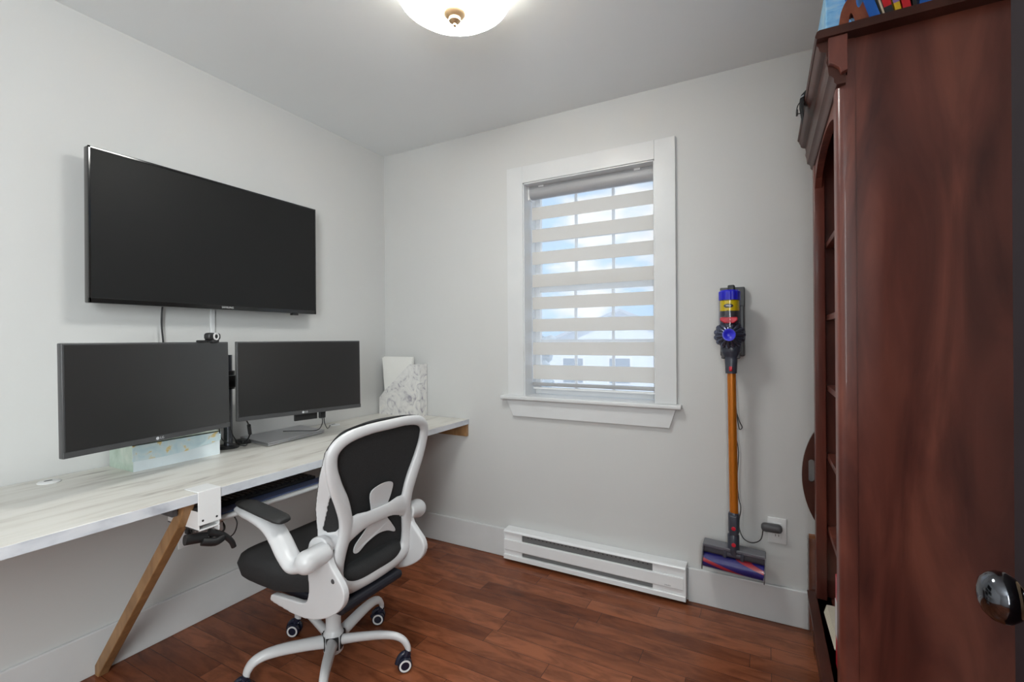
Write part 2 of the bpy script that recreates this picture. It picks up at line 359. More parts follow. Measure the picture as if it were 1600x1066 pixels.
# outside -----------------------------------------------------------
SNOW = mat('snowy_lawn', (.72, .74, .78), .8, noise=(.5, .12)); g = obj('ground', box(B(), -60, 60, D+1.5, 120, -2.9, -2.7), SNOW); g['kind'] = 'structure'
def house(loc, wd, dp, wallh, roofh, ang, label, wallc, roofc, grp=None):
    Mx = Matrix.Translation(loc) @ Matrix.Rotation(ang, 4, 'Z'); hs = thing('house', loc, label, 'house', grp)
    wc = flat('pale_siding', wallc, .7); b = B(); prism(b, [(-wd/2, 0), (wd/2, 0), (wd/2, wallh), (0, wallh+roofh), (-wd/2, wallh)], 1, 0, dp, M=Mx); obj('wall', b, wc, hs)
    b = B(); e = .4; t = .18; sl = roofh/(wd/2)
    for s in (-1, 1):
        prism(b, [(0, wallh+roofh), (0, wallh+roofh+t), (s*(wd/2+e), wallh-e*sl+t), (s*(wd/2+e), wallh-e*sl)], 1, -e, dp+e, M=Mx)
    obj('roof', b, flat('grey_shingle', roofc, .8), hs)
    for i, xw in enumerate((-wd*.3, 0, wd*.3)):
        fr = obj('window_frame', box(B(), xw-.7, xw+.7, -.06, 0, wallh*.35, wallh*.8, M=Mx), WPL, hs)
        obj('pane', box(B(), xw-.58, xw+.58, -.09, -.06, wallh*.35+.1, wallh*.8-.1, M=Mx), flat('dark_glass', (.18, .23, .30), .1), fr)
    gd = obj('garage_door', box(B(), -wd*.42, -wd*.10, -.06, 0, 0, wallh*.28, M=Mx), WPL, hs)
house((-5.2, 27, -2.7), 9, 8, 3.6, 1.9, R(14), 'pale neighbouring house with steep gable roof seen through the blind', (.68, .72, .78), (.42, .46, .52))
house((-20.5, 34, -2.7), 13, 8, 3.4, 1.0, R(14), 'long low neighbouring house left of the gabled one beyond the window', (.72, .75, .80), (.46, .50, .58))
LEAF = mat('frosted_foliage', (.34, .40, .45), .9, noise=(3, .4)); BARK = flat('grey_bark', (.2, .17, .15), .9)
def tree(x, y, hgt, label):
    t = thing('tree', (x, y, -2.7), label, 'tree', 'trees beyond the window'); obj('trunk', tube(B(), [(x, y, -2.7), (x+.1, y, -2.7+hgt*.55)], [.18, .10], 8), BARK, t)
    b = B()
    for i in range(16):
        th = rnd.random()*6.28; rr = rnd.random()*hgt*.2; zz_ = -2.7+hgt*(.35+.6*rnd.random()); k = rnd.uniform(.12, .2)*hgt*(1.25-(zz_+2.7)/hgt*.7)
        mm = Matrix.Translation((x+rr*math.cos(th), y+rr*math.sin(th), zz_)) @ Matrix.Diagonal((k, k, k*.8, 1)); bmesh.ops.create_icosphere(b, subdivisions=2, radius=1, matrix=mm)
    for v in b.verts: v.co += Vector((rnd.uniform(-.1, .1), rnd.uniform(-.1, .1), rnd.uniform(-.1, .1)))
    obj('crown', b, LEAF, t)
tree(-7.8, 21, 4.6, 'bushy pale tree in front of the low house outside the window')
tree(-10.8, 22, 4.2, 'leftmost small tree outside the window')
tree(-4.3, 14, 2.4, 'low bush nearest to the window outside')

# ceiling lamp --------------------------------------------------------
LX, LY = 1.335, 1.245
Lm = thing('ceiling_lamp', (LX, LY, H), 'lit frosted glass bowl ceiling lamp with a brass finial', 'ceiling lamp')
obj('ceiling_plate', lathe(B(), [(.0, 0), (.15, 0), (.155, -.012), (.13, -.03), (0, -.03)], (LX, LY, H), seg=48), BRASS, Lm, smooth=True)
prof = [(.160, -.045), (.176, -.052), (.188, -.066), (.192, -.084), (.189, -.100), (.178, -.118), (.154, -.136), (.120, -.151), (.077, -.161), (.03, -.166), (0, -.166)]
o = obj('glass_bowl', lathe(B(), prof[5:], (LX, LY, H), seg=64), LIT, Lm, smooth='all')
obj('bowl_rim', lathe(B(), prof[:6]+[(.150, -.118)], (LX, LY, H), seg=64, ring=True), LITRIM, Lm, smooth='all')
obj('finial', lathe(B(), [(0, -.160), (.034, -.160), (.036, -.165), (.033, -.171), (.024, -.176), (.019, -.179), (.019, -.188), (.013, -.193), (.006, -.197), (.006, -.203), (.0, -.206)], (LX, LY, H), seg=32), BRASS, Lm, smooth=True)

# door --------------------------------------------------------------
b = B(); box(b, 2.4645, 2.498, .015, .775, .012, 2.04)
Dr = struct('door_1', b, DOORW, bevel=.002)
kx, ky, kz = 2.4645, .700, .946
kb = B(); lathe(kb, [(0, 0), (.022, 0), (.022, .002), (.014, .004), (.0095, .007), (.0095, .015), (.014, .019), (.022, .024), (.0262, .031), (.0268, .037), (.0245, .0445), (.018, .0505), (.009, .0535), (0, .0545)], (kx, ky, kz), (-1, 0, 0), 40)
obj('door_handle', kb, CHROME, Dr, smooth='all')['label'] = 'round dark chrome door knob'
obj('rose', lathe(B(), [(.0215, .0005), (.033, .0005), (.032, .004), (.0215, .005)], (kx, ky, kz), (-1, 0, 0), 32, ring=True), BRASS, Dr, smooth=True)

# ================================================================== LEFT WALL: television
TV = thing('television', (.05, 1.24, 1.37), 'large black wall mounted television above the two monitors', 'television')
ty0, ty1, tz0, tz1 = .757, 1.716, 1.371, 1.930
obj('back_housing', rbox(B(), .035, .07, ty0+.12, ty1-.12, tz0+.08, tz1-.1, .01), BLACKP, TV, smooth=True)
obj('casing', rbox(B(), .066, .096, ty0, ty1, tz0, tz1, .004), mat('dark_brown_grey_shell', (.05, .048, .045), .3), TV, smooth=True)
b = B(); bw = .009
box(b, .094, .0995, ty0, ty1, tz1-bw, tz1); box(b, .094, .0995, ty0, ty0+bw, tz0, tz1); box(b, .094, .0995, ty1-bw, ty1, tz0, tz1); box(b, .094, .0995, ty0, ty1, tz0, tz0+.019)
obj('bezel', b, GLOSSB, TV, bevel=.002)
obj('screen', box(B(), .094, .0975, ty0+bw, ty1-bw, tz0+.019, tz1-bw), TVS, TV)
obj('wall_bracket', box(B(), .001, .036, 1.10, 1.36, 1.52, 1.80), BLACKP, TV)
text('brand_text', 'SAMSUNG', .0115, frame_M((.0998, (ty0+ty1)/2+.01, tz0+.0095), (0, 1, 0), (0, 0, 1), (1, 0, 0)), mat('silver_print', (.6, .6, .6), .4), TV)
obj('receiver_bump', rbox(B(), .075, .097, 1.575, 1.61, tz0-.010, tz0+.002, .003), GLOSSB, TV, smooth=True)
b = B(); tube(b, spline([(.03, 1.03, 1.42), (.022, 1.024, 1.37), (.02, 1.022, 1.30), (.02, 1.028, 1.22), (.03, 1.03, 1.1), (.04, 1.06, .9), (.05, 1.08, .762)], 6), .0035, 8)
tag(obj('power_cable', b, BLACKP), 'black cable hanging down the wall from the television', 'cable')
b = B(); rbox(b, 0.0, .012, 1.222, 1.242, .764, 1.43, .003)
tag(obj('cable_cover', b, TRIM, smooth=True), 'white cable cover strip on the wall under the television', 'cable cover')

# ================================================================== DESK
ZT = .7595; ZB = ZT-.030; DX = .656
Dk = thing('desk', (.33, 1.2, 0), 'long white marbled desk running along the left wall', 'desk')
b = B(); rbox(b, .003, DX-.001, .03, D-.002, ZB, ZT, .0015, seg=1); obj('desktop', b, DESK, Dk)
obj('front_edge', box(B(), DX-.001, DX+.001, .03, D-.002, ZB+.0005, ZT-.001), EDGE, Dk)['label'] = 'grey marbled edge band'
obj('wall_cleat', box(B(), .02, DX-.004, D-.022, D-.002, ZB-.070, ZB), LEGW, Dk)
obj('wall_cleat', box(B(), .002, .022, .05, D-.04, ZB-.06, ZB), TRIM, Dk)
# diagonal leg: foot at the wall, top under the front edge
b = B(); prism(b, [(.018, 0), (.045, 0), (.056, .016), (.585, .645), (.612, .690), (.632, ZB), (.580, ZB), (.566, .682), (.018, .036)], 1, .796, .828)
obj('leg', b, LEGW, Dk, bevel=.003)['label'] = 'slanted oak leg'
for gx, gy in ((.082, .655), (.093, 1.835)):
    gr = obj('cable_grommet', lathe(B(), [(0, 0), (.030, 0), (.031, .002), (.029, .004), (0, .0045)], (gx, gy, ZT), seg=32), WPL, Dk, smooth=True)
    obj('slot', box(B(), gx-.012, gx-.004, gy-.01, gy+.01, ZT+.0042, ZT+.0052), BLACKP, gr)

# monitors ------------------------------------------------------------
def monitor(p0, p1, zb, zt, tilt, label, key):
    """p0,p1: lower corners (x,y) of the screen face, left to right in the photo"""
    p0 = Vector((*p0, zb)); p1 = Vector((*p1, zb)); ya = (p1-p0).normalized(); wd = (p1-p0).length; hh = zt-zb
    xa_ = ya.cross(Vector((0, 0, 1))).normalized(); za = Vector((0, 0, 1))
    Mx = frame_M((p0+p1)/2, xa_, ya, za) @ Matrix.Rotation(tilt, 4, 'Y')      # local x = out of the screen
    base = Vector(((p0.x+p1.x)/2, (p0.y+p1.y)/2, zb))
    t = thing('monitor', base, label, 'monitor', None)
    h2 = wd/2
    obj('casing', rbox(B(), -.022, -.001, -h2, h2, 0, hh, .003, M=Mx), BEZ, t, smooth=True)
    obj('back_housing', rbox(B(), -.048, -.020, -h2*.62, h2*.62, .03, hh*.8, .012, M=Mx), BLACKP, t, smooth=True)
    obj('screen', box(B(), -.002, .0005, -h2+.006, h2-.006, .019, hh-.006, M=Mx), MONS, t)
    obj('chin', box(B(), -.002, .0015, -h2+.001, h2-.001, .001, .018, M=Mx), BEZ, t, bevel=.0005)
    b = B(); lathe(b, [(0, 0), (.0052, 0), (.0052, .0004), (0, .0004)], (0, 0, 0), (1, 0, 0), 20); bmesh.ops.transform(b, matrix=Mx @ Matrix.Translation((.0016, -.008, .0095)), verts=b.verts)
    obj('logo', b, mat('silver_logo', (.55, .56, .58), .4), t)
    text('logo_text', 'LG', .011, Mx @ frame_M((.0018, .0065, .0095), (0, 1, 0), (0, 0, 1), (1, 0, 0)), mat('silver_logo', (.55, .56, .58), .4), t)
    return Mx
M1 = monitor((.430, .578), (.345, 1.107), .893, 1.228, R(-1), 'left monitor with a webcam on its top edge, screen off', 1)
M2 = monitor((.285, 1.172), (.425, 1.712), .896, 1.229, R(-1), 'right monitor, screen off, above the closed laptop', 2)
# dual arm ------------------------------------------------------------
A = thing('dual_monitor_mount', (.115, 1.235, ZT), 'black double monitor mount clamped to the desk between the monitors', 'monitor mount')
obj('base_plate', lathe(B(), [(0, 0), (.042, 0), (.043, .004), (.036, .012), (0, .013)], (.115, 1.235, ZT), seg=32), BLACKP, A, smooth=True)
obj('pole', tube(B(), [(.115, 1.235, ZT), (.115, 1.235, 1.17)], .0175, 20), mat('gunmetal', (.10, .105, .12), .3, .8), A, smooth=True)
obj('collar', tube(B(), [(.115, 1.235, 1.02), (.115, 1.235, 1.10)], .027, 20), BLACKP, A, smooth=True)
for M_, lab in ((M1, 0), (M2, 1)):
    e = M_ @ Vector((-.05, 0, .165)); pth = [(.115, 1.235, 1.06), ((.115+e.x)/2-.06, (1.235+e.y)/2, 1.06), (e.x, e.y, 1.06)]
    b = B(); tube(b, pth, .019, 12, flat_=1); obj('arm', b, BLACKP, A, smooth=True)
    obj('mount_plate', box(B(), -.056, -.047, -.05, .05, .115, .215, M=M_), BLACKP, A)
obj('bracket', rbox(B(), .19, .222, 1.165, 1.235, 1.035, 1.085, .003), BLACKP, A, smooth=True)
# webcam --------------------------------------------------------------
Wc = thing('webcam', (.372, .99, 1.228), 'small black webcam with a silver lens ring on the left monitor', 'webcam')
q = M1 @ Vector((-.008, .205, .335)); zc = q.z+.011
yax = (M1.to_3x3() @ Vector((0, 1, 0))); xax = (M1.to_3x3() @ Vector((1, 0, 0)))
ORI[Wc.name] = q.copy(); Wc.location = q
Mw = frame_M((q.x, q.y, zc), xax, yax, (0, 0, 1)) @ Matrix.Rotation(R(12), 4, 'Z')
obj('body', rbox(B(), -.014, .016, -.030, .030, -.004, .024, .010, seg=4, M=Mw), BLACKP, Wc, smooth=True)
b = B(); lathe(b, [(.0085, 0), (.014, 0), (.014, .003), (.0085, .003)], (.0155, 0, .010), (1, 0, 0), 28, ring=True); bmesh.ops.transform(b, matrix=Mw, verts=b.verts); obj('lens_ring', b, mat('silver_ring', (.7, .7, .7), .3), Wc, smooth=True)
b = B(); lathe(b, [(0, 0), (.009, 0), (.008, .002), (.005, .003), (0, .001)], (.0155, 0, .010), (1, 0, 0), 28); bmesh.ops.transform(b, matrix=Mw, verts=b.verts); obj('lens', b, GLOSSB, Wc, smooth=True)
obj('clip', rbox(B(), -.020, .018, -.016, .016, -.014, -.001, .003, M=Mw), BLACKP, Wc, smooth=True)
obj('clip_arm', rbox(B(), -.012, .004, -.066, -.024, -.012, -.004, .003, M=Mw), BLACKP, Wc, smooth=True)
# gift box ------------------------------------------------------------
Gx = thing('gift_box', (.11, .995, ZT), 'pale blue and mint storage box with gold specks under the left monitor', 'box')
obj('body', box(B(), .016, .196, .846, 1.152, ZT, ZT+.094), [MINT, PALEW], Gx)
me = Gx.children[0].data
for p_ in me.polygons:
    if p_.normal.x > .9: p_.material_index = 1
b = B(); prism(b, [(.843, ZT+.098), (1.155, ZT+.098), (1.155, ZT+.060)] + [(1.155-.312*t/12, ZT+.060-.018*math.sin(t/12*PI)*0-.022*(t/12)-.010*math.sin(t/12*PI)) for t in range(1, 13)], 0, .196, .1985)
obj('flap', b, PALEB, Gx)
obj('lid', box(B(), .013, .1985, .843, 1.155, ZT+.094, ZT+.0985), MINT, Gx)
# laptop --------------------------------------------------------------
Lp = thing('laptop', (.13, 1.5, ZT), 'closed silver laptop under the right monitor', 'laptop')
quad = [Vector((-.0+.012, 1.352, 0)), Vector((.262, 1.318, 0)), Vector((.224, 1.655, 0)), Vector((-.026+.012, 1.69, 0))]
def slab(qd, z0, z1, inset=0):
    c = sum(qd, Vector())/4; b = B(); pts = [(c+(p-c)*(1-inset)) for p in qd]; prism(b, [(p.x, p.y) for p in pts], 2, z0, z1); return b
ux = Vector((.25, -.028, 0)); uy = Vector((-.036, .335, 0)); c0 = Vector((.014, 1.350, 0)); quad = [c0, c0+ux, c0+ux+uy, c0+uy+Vector((.0, 0, 0))]
quad = [Vector((max(p.x, .004), p.y, 0)) for p in quad]
obj('base', slab(quad, ZT+.003, ZT+.011, .01), LAPT, Lp, bevel=.002)
obj('lid', slab(quad, ZT+.012, ZT+.018), LAPT, Lp, bevel=.002)
obj('foot', slab(quad, ZT, ZT+.003, .2), BLACKP, Lp)
# streaming stick/adapter hanging under the monitor ---------------------
Ad = thing('cable_adapter', (.30, 1.52, .85), 'black adapter box and plug hanging below the right monitor', 'adapter')
cM = frame_M((.33, 1.495, .882), (M2.to_3x3() @ Vector((1, 0, 0))), (M2.to_3x3() @ Vector((0, 1, 0))), (0, 0, 1))
obj('housing', rbox(B(), -.012, .0, -.075, .03, -.020, .010, .002, M=cM), BLACKP, Ad, smooth=True)
obj('plug', rbox(B(), -.014, .0, .040, .072, -.022, .014, .005, M=cM), BLACKP, Ad, smooth=True)
e = cM @ Vector((-.007, .056, -.02))
b = B(); tube(b, spline([e, e+Vector((0, .0, -.03)), (.24, 1.60, ZT+.018+.008), (.18, 1.55, ZT+.018+.008), (.12, 1.50, ZT+.027)], 8), .0022, 8)
tube(b, spline([e+Vector((0, .01, 0)), e+Vector((0, .015, -.03)), (.22, 1.68, ZT+.020), (.14, 1.76, ZT+.006), (.1, 1.80, ZT+.006)], 8), .0022, 8)
obj('cord', b, BLACKP, Ad, smooth=True)
# cables beside the laptop
b = B(); tube(b, spline([(.27, 1.20, .93), (.22, 1.26, .87), (.17, 1.30, .82), (.13, 1.31, ZT+.02), (.10, 1.30, ZT+.006), (.07, 1.24, ZT+.006), (.02, 1.2, ZT+.006)], 8), .003, 8)
tube(b, [(.212, 1.268, .861), (.165, 1.303, .815)], .008, 10)
tube(b, spline([(.20, 1.19, 1.0), (.17, 1.21, .9), (.15, 1.23, .83), (.12, 1.28, ZT+.006), (.05, 1.31, ZT+.006)], 8), .0022, 8)
tube(b, spline([(.28, 1.10, .95), (.2, 1.15, .85), (.17, 1.19, .80), (.16, 1.28, ZT+.005), (.10, 1.33, ZT+.005)], 8), .0022, 8)
rbox(b, .055, .115, 1.300, 1.340, ZT+.001, ZT+.019, .005)
tag(obj('monitor_cables', b, BLACKP, smooth=True), 'tangle of black monitor cables on the desk between box and laptop', 'cables')

# magazine file ---------------------------------------------------------
Mf = thing('magazine_file', (.19, 2.29, ZT), 'marble patterned magazine file standing in the corner of the desk', 'magazine file')
b = B(); out = [(.020, ZT), (.350, ZT), (.350, 1.080), (.270, 1.080), (.062, .905), (.020, .862)]
for yy in ((2.258, 2.261), (2.327, 2.330)): prism(b, out, 1, *yy)
box(b, .347, .350, 2.261, 2.327, ZT, 1.080); box(b, .020, .347, 2.261, 2.327, ZT, ZT+.003); box(b, .020, .023, 2.261, 2.327, ZT, .862)
obj('holder', b, MARB, Mf)
Pp = thing('paper_stack', (.17, 2.29, .77), 'white papers and notebooks sticking up out of the magazine file', 'papers')
b = B()
for i, (x0, x1, zt) in enumerate(((.052, .285, 1.120), (.058, .290, 1.126), (.050, .280, 1.10))):
    prism(b, [(x0+.02, ZT+.004), (x1-.01, ZT+.004), (x1, zt), (x0-.012, zt)], 1, 2.266+i*.008, 2.270+i*.008)
obj('sheet', b, PAPER, Pp)
obj('notebook', box(B(), .035, .20, 2.298, 2.306, ZT+.004, 1.05), flat('brown_cover', (.12, .09, .08)), Pp)

# keyboard tray --------------------------------------------------------
KT = thing('keyboard_tray', (.56, 1.2, .66), 'white clamp-on keyboard tray hanging under the desk front', 'keyboard tray')
TY0, TY1 = .895, 1.52
b = B(); rbox(b, .33, .598, TY0, TY1, .626, .638, .005); tube(b, [(.594, TY0, .635), (.594, TY1, .635)], .0085, 12)
obj('tray', b, WPL, KT, smooth=True)
for cy in (.818, 1.53):
    b = B(); box(b, .6585, .6615, cy, cy+.070, .658, .7635); box(b, .585, .6585, cy, cy+.070, ZT+.0005, .7635)
    c_ = obj('clamp', b, WPL, KT, bevel=.0014)
    obj('screw', lathe(B(), [(0, 0), (.0035, 0), (0, .001)], (.6617, cy+.014, .672), (1, 0, 0), 12), BLACKP, c_)
    obj('screw', lathe(B(), [(0, 0), (.0035, 0), (0, .001)], (.6617, cy+.056, .672), (1, 0, 0), 12), BLACKP, c_)
    b = B(); box(b, .48, .6585, cy+.003, cy+.067, .640, .645); box(b, .48, .6585, cy+.003, cy+.006, .640, .70); box(b, .50, .6585, cy+.064, cy+.067, .625, .66)
    obj('clamp_bracket', b, WPL, KT, bevel=.001)
    b = B(); tube(b, [(.615, cy+.036, .72), (.615, cy+.036, .615)], .005, 10); lathe(b, [(0, 0), (.016, 0), (.020, .006), (.020, .014), (0, .018)], (.615, cy+.036, .605), seg=20)
    obj('clamp_screw', b, BLACKP, KT, smooth=True)
    b = B(); tube(b, spline([(.615, cy-.010, .618), (.625, cy+.036, .622), (.63, cy+.075, .630)], 6), [.007, .010, .006], 10, flat_=.5); obj('clamp_lever', b, STEEL, KT, smooth=True)
b = B(); box(b, .33, .60, .775, .79, .690, .712); box(b, .35, .56, .79, .915, .684, .690); box(b, .35, .56, .900, .915, .628, .690); obj('slide_rail', b, DGREY, KT)
b = B(); tube(b, spline([(.640, .86, .622), (.645, .90, .600), (.65, .925, .572), (.65, .935, .548)], 6), [.012, .009, .008], 12); tube(b, [(.62, .80, .615), (.63, .86, .606)], .016, 12)
tube(b, spline([(.64, .84, .60), (.65, .875, .588), (.645, .90, .592)], 4), .013, 12)
obj('tension_knob', b, BLACKP, KT, smooth=True)
b = B(); tube(b, spline([(.56, .99, .617), (.57, .995, .590), (.60, .96, .568), (.645, .88, .585)], 8), .0022, 8)
tube(b, spline([(.56, .945, .616), (.58, .945, .60), (.61, .92, .595), (.63, .87, .60)], 8), .0035, 8)
tag(obj('keyboard_cable', b, BLACKP, smooth=True), 'thin black cables looping under the keyboard tray clamp', 'cable')
obj('cable_clip', box(B(), .572, .584, .925, .938, .588, .618), WPL, KT, bevel=.001)
Kb = thing('keyboard', (.42, 1.17, .638), 'black keyboard on the white tray under the desk', 'keyboard')
obj('body', rbox(B(), .372, .507, .925, 1.375, .638, .652, .003), BLACKP, Kb, smooth=True)
keys = [(.379+.021*r_, .932+.0205*c_) for r_ in range(6) for c_ in range(21)]
for i, (x_, y_) in enumerate(keys[28:]):
    obj('key', prism(B(), [(y_, .652), (y_+.017, .652), (y_+.015, .659), (y_+.002, .659)], 0, x_, x_+.017), BLACKP, Kb)
tag(obj('wrist_mat', rbox(B(), .513, .572, .930, 1.48, .638, .644, .002), flat('slate_blue_mat', (.09, .12, .24), .3)), 'slate blue mat strip on the keyboard tray in front of the keyboard', 'mat')

# outlet under desk ------------------------------------------------------
def outlet(name, M_, label):
    t = thing(name, M_ @ Vector((0, 0, 0)), label, 'outlet')
    obj('cover_plate', rbox(B(), 0, .006, -.036, .036, -.055, .055, .002, M=M_), WPL, t, smooth=True)
    for dz in (-.02, .02):
        rc = obj('receptacle', rbox(B(), .0055, .008, -.017, .017, dz-.014, dz+.014, .0012, M=M_), WPL, t, smooth=True)
        for dy in (-.006, .006): obj('slot', box(B(), .0078, .0084, dy-.001, dy+.001, dz-.004, dz+.005, M=M_), BLACKP, rc)
    return t
outlet('wall_outlet', frame_M((0, 1.122, .40), (1, 0, 0), (0, 1, 0), (0, 0, 1)), 'white wall outlet on the left wall beneath the desk')
outlet('wall_outlet', frame_M((2.248, D, .394), (0, -1, 0), (1, 0, 0), (0, 0, 1)), 'white wall outlet right of the vacuum head, charger plugged in')
b = B(); tube(b, spline([(.02, 1.12, .43), (.10, 1.10, .42), (.25, 1.02, .50), (.5, .92, .60), (.60, .86, .612)], 8), .003, 8); rbox(b, .0085, .035, 1.108, 1.136, .405, .435, .004)
tag(obj('desk_power_cable', b, BLACKP, smooth=True), 'black cable from the outlet below the desk to the tray clamp', 'cable')

# ================================================================== OFFICE CHAIR (faces the desk, towards -x)
HX, HY = .760, 1.245
Ch = thing('office_chair', (HX, HY, 0), 'white and black swivel office chair facing the desk', 'office chair')
b = B(); lathe(b, [(0, .055), (.030, .055), (.036, .062), (.037, .125), (.030, .138), (.0275, .145), (.0275, .30), (.0, .30)], (HX, HY, 0), seg=32)
obj('hub', b, WCH, Ch, smooth=True)
obj('gas_column', tube(B(), [(HX, HY, .29), (HX, HY, .385)], .021, 24), WCH, Ch, smooth=True)
A0 = 24
for i in range(5):
    th = R(A0+72*i); d = Vector((math.cos(th), math.sin(th), 0)); c0 = Vector((HX, HY, 0))
    def pt(r_, z): return c0+d*r_+Vector((0, 0, z))
    b = B(); path = spline([pt(.030, .100), pt(.10, .112), pt(.18, .122), pt(.235, .121), pt(.268, .108), pt(.285, .085), pt(.288, .066)], 6)
    tube(b, path, [.024, .0215, .020, .018, .0165, .0145, .012], 14, flat_=.72, up=(0, 0, 1) if False else None)
    obj('base_leg', b, WCH, Ch, smooth=True)
    b = B(); n_ = Vector((-d.y, d.x, 0)); box(b, -.022, .022, -.0378, -.0350, .076, .124)
    bmesh.ops.transform(b, matrix=Matrix.Translation(c0) @ Matrix.Rotation(th, 4, 'Z') @ Matrix.Rotation(R(90), 4, 'Z'), verts=b.verts)
    obj('joint_seam', b, BLACKP, Ch)
    ca = R([-42, -55, -62, -50, -48][i]); ax = Vector((math.cos(ca), math.sin(ca), 0)); back = Vector((ax.y, -ax.x, 0))*.014
    cc = pt(.288, .027)+back
    b = B()
    for s in (-1, 1): lathe(b, [(0, 0), (.024, 0), (.0265, .003), (.0265, .013), (.024, .017), (0, .017)], cc+ax*s*.006, ax*s, 28)
    tube(b, [pt(.288, .072), cc+Vector((0, 0, .012))], .013, 12)
    hood = spline([cc+Vector((0, 0, .0))+back*1.9, cc+Vector((0, 0, .022))+back*1.3, cc+Vector((0, 0, .034)), cc-back*1.3+Vector((0, 0, .022))], 4); tube(b, hood, .010, 10, flat_=1)
    cs = obj('caster', b, mat('navy_black_plastic', (.012, .014, .03), .25), Ch, smooth=True)
    for s in (-1, 1):
        obj('wheel_ring', lathe(B(), [(.0155, 0), (.0215, 0), (.0215, .0016), (.0155, .0016)], cc+ax*s*.0228, ax*s, 28, ring=True), WPL, cs, smooth=True)
# seat -----------------------------------------------------------------
def seat_mesh():
    b = B(); nx, ny = 56, 48; x0_, x1_ = .455, .985; grid = {}
    for side in (0, 1):
        for i in range(nx+1):
            for j in range(ny+1):
                u = -1+2*i/nx; v = -1+2*j/ny
                k = 1/max((abs(u)**4.5+abs(v)**4.5)**(1/4.5), 1e-6)*max(abs(u), abs(v)) if (u or v) else 1
                uu, vv = u*k, v*k; e = min(1, (abs(uu)**4.5+abs(vv)**4.5)**(1/4.5)); th_ = (1-e**7)**.42 if e < 1 else 0
                x = (x0_+x1_)/2+uu*(x1_-x0_)/2; y = HY+.008+vv*(.245-.060*max(0, min(1, (uu+.0)/.75)))
                zc_ = .424+.010*abs(vv)**2-.030*max(0, -uu-.45)**1.2
                z = zc_+(.050 if side == 0 else -.078*(1-.35*max(0, uu)))*th_ - (.012*(1-vv*vv)*(1-uu*uu) if side == 0 else 0)
                grid[side, i, j] = (x, y, z)
    vmap = {}
    for k_, co in grid.items():
        s_, i, j = k_
        if s_ == 1 and (i in (0, nx) or j in (0, ny)): continue
        vmap[k_] = b.verts.new(co)
    for (i, j) in [(i, j) for i in range(nx+1) for j in range(ny+1) if i in (0, nx) or j in (0, ny)]: vmap[1, i, j] = vmap[0, i, j]
    for s_ in (0, 1):
        for i in range(nx):
            for j in range(ny):
                f_ = [vmap[s_, i, j], vmap[s_, i+1, j], vmap[s_, i+1, j+1], vmap[s_, i, j+1]]
                b.faces.new(f_ if s_ else f_[::-1])
    return b
o = obj('seat', seat_mesh(), FAB, Ch, smooth='all')
b = B(); rbox(b, .66, .90, HY-.09, HY+.09, .322, .345, .008)
b2 = B(); prism(b2, [(.60, .350), (.66, .336), (.985, .330), (.995, .343), (.990, .362), (.60, .372)], 1, HY-.165, HY+.125); obj('seat_pan', b2, mat('dark_navy_pan', (.008, .009, .016), .6), Ch, bevel=.012)
obj('seat_mechanism', b, mat('dark_navy_base', (.015, .018, .035), .4), Ch, smooth=True)
b = B(); tube(b, spline([(.80, HY+.05, .375), (.83, HY+.20, .372), (.84, HY+.27, .365)], 5), [.006, .006, .011], 10, flat_=.7); obj('height_lever', b, BLACKP, Ch, smooth=True)
# back frame -------------------------------------------------------------
YC = 1.256
def bx_(v, z, dx=0):     # point on the curved back: v sideways from the centre, z height
    s_ = z-.65
    return Vector((.993+.13*s_+.10*s_*s_-.35*v*v+dx, YC+v, z))
half = [(0, .9335, .0185), (.10, .931, .0185), (.18, .916, .0205), (.222, .882, .0225), (.224, .832, .0225), (.205, .770, .025), (.172, .700, .027), (.152, .640, .026), (.150, .585, .025), (.164, .530, .026), (.172, .475, .027), (.165, .428, .028), (.128, .402, .028), (.06, .396, .027), (0, .395, .027)]
loop = half + [(-v, z, r_) for v, z, r_ in half[-2:0:-1]]
pts = spline([(v, z, r_) for v, z, r_ in loop], 6, closed=True)
b = B(); tube(b, [bx_(p.x, p.y) for p in pts], [p.z for p in pts], 14, closed=True, flat_=.62, up=(1, 0, 0))
br = spline([(-.150, .592, .042), (-.10, .606, .036), (-.045, .609, .027), (.045, .609, .027), (.10, .606, .036), (.150, .592, .042)], 6)
tube(b, [bx_(p.x, p.y, -.002) for p in br], [p.z for p in br], 14, flat_=.34, up=(1, 0, 0))
def lerp_t(tab, z):
    if z <= tab[0][0]: return tab[0][1]
    for (za, va), (zb_, vb) in zip(tab, tab[1:]):
        if z <= zb_: return va+(vb-va)*(z-za)/(zb_-za)
    return tab[-1][1]
def ring_v(z): return lerp_t([(.395, .15), (.45, .165), (.53, .160), (.60, .152), (.66, .155), (.72, .175), (.78, .203), (.84, .222), (.89, .222)], z)
def edge_v(z): return lerp_t([(.395, .165), (.45, .185), (.53, .198), (.60, .206), (.70, .222), (.80, .238), (.89, .2425)], z)
def fwd(v, z):           # how far the outer part of the back wraps forward
    v0, v1 = ring_v(z), edge_v(z); t = max(0, min(1.1, (abs(v)-v0)/(v1-v0)))
    return .055*max(0, min(1, (.905-z)/.22))**.9*t**1.25
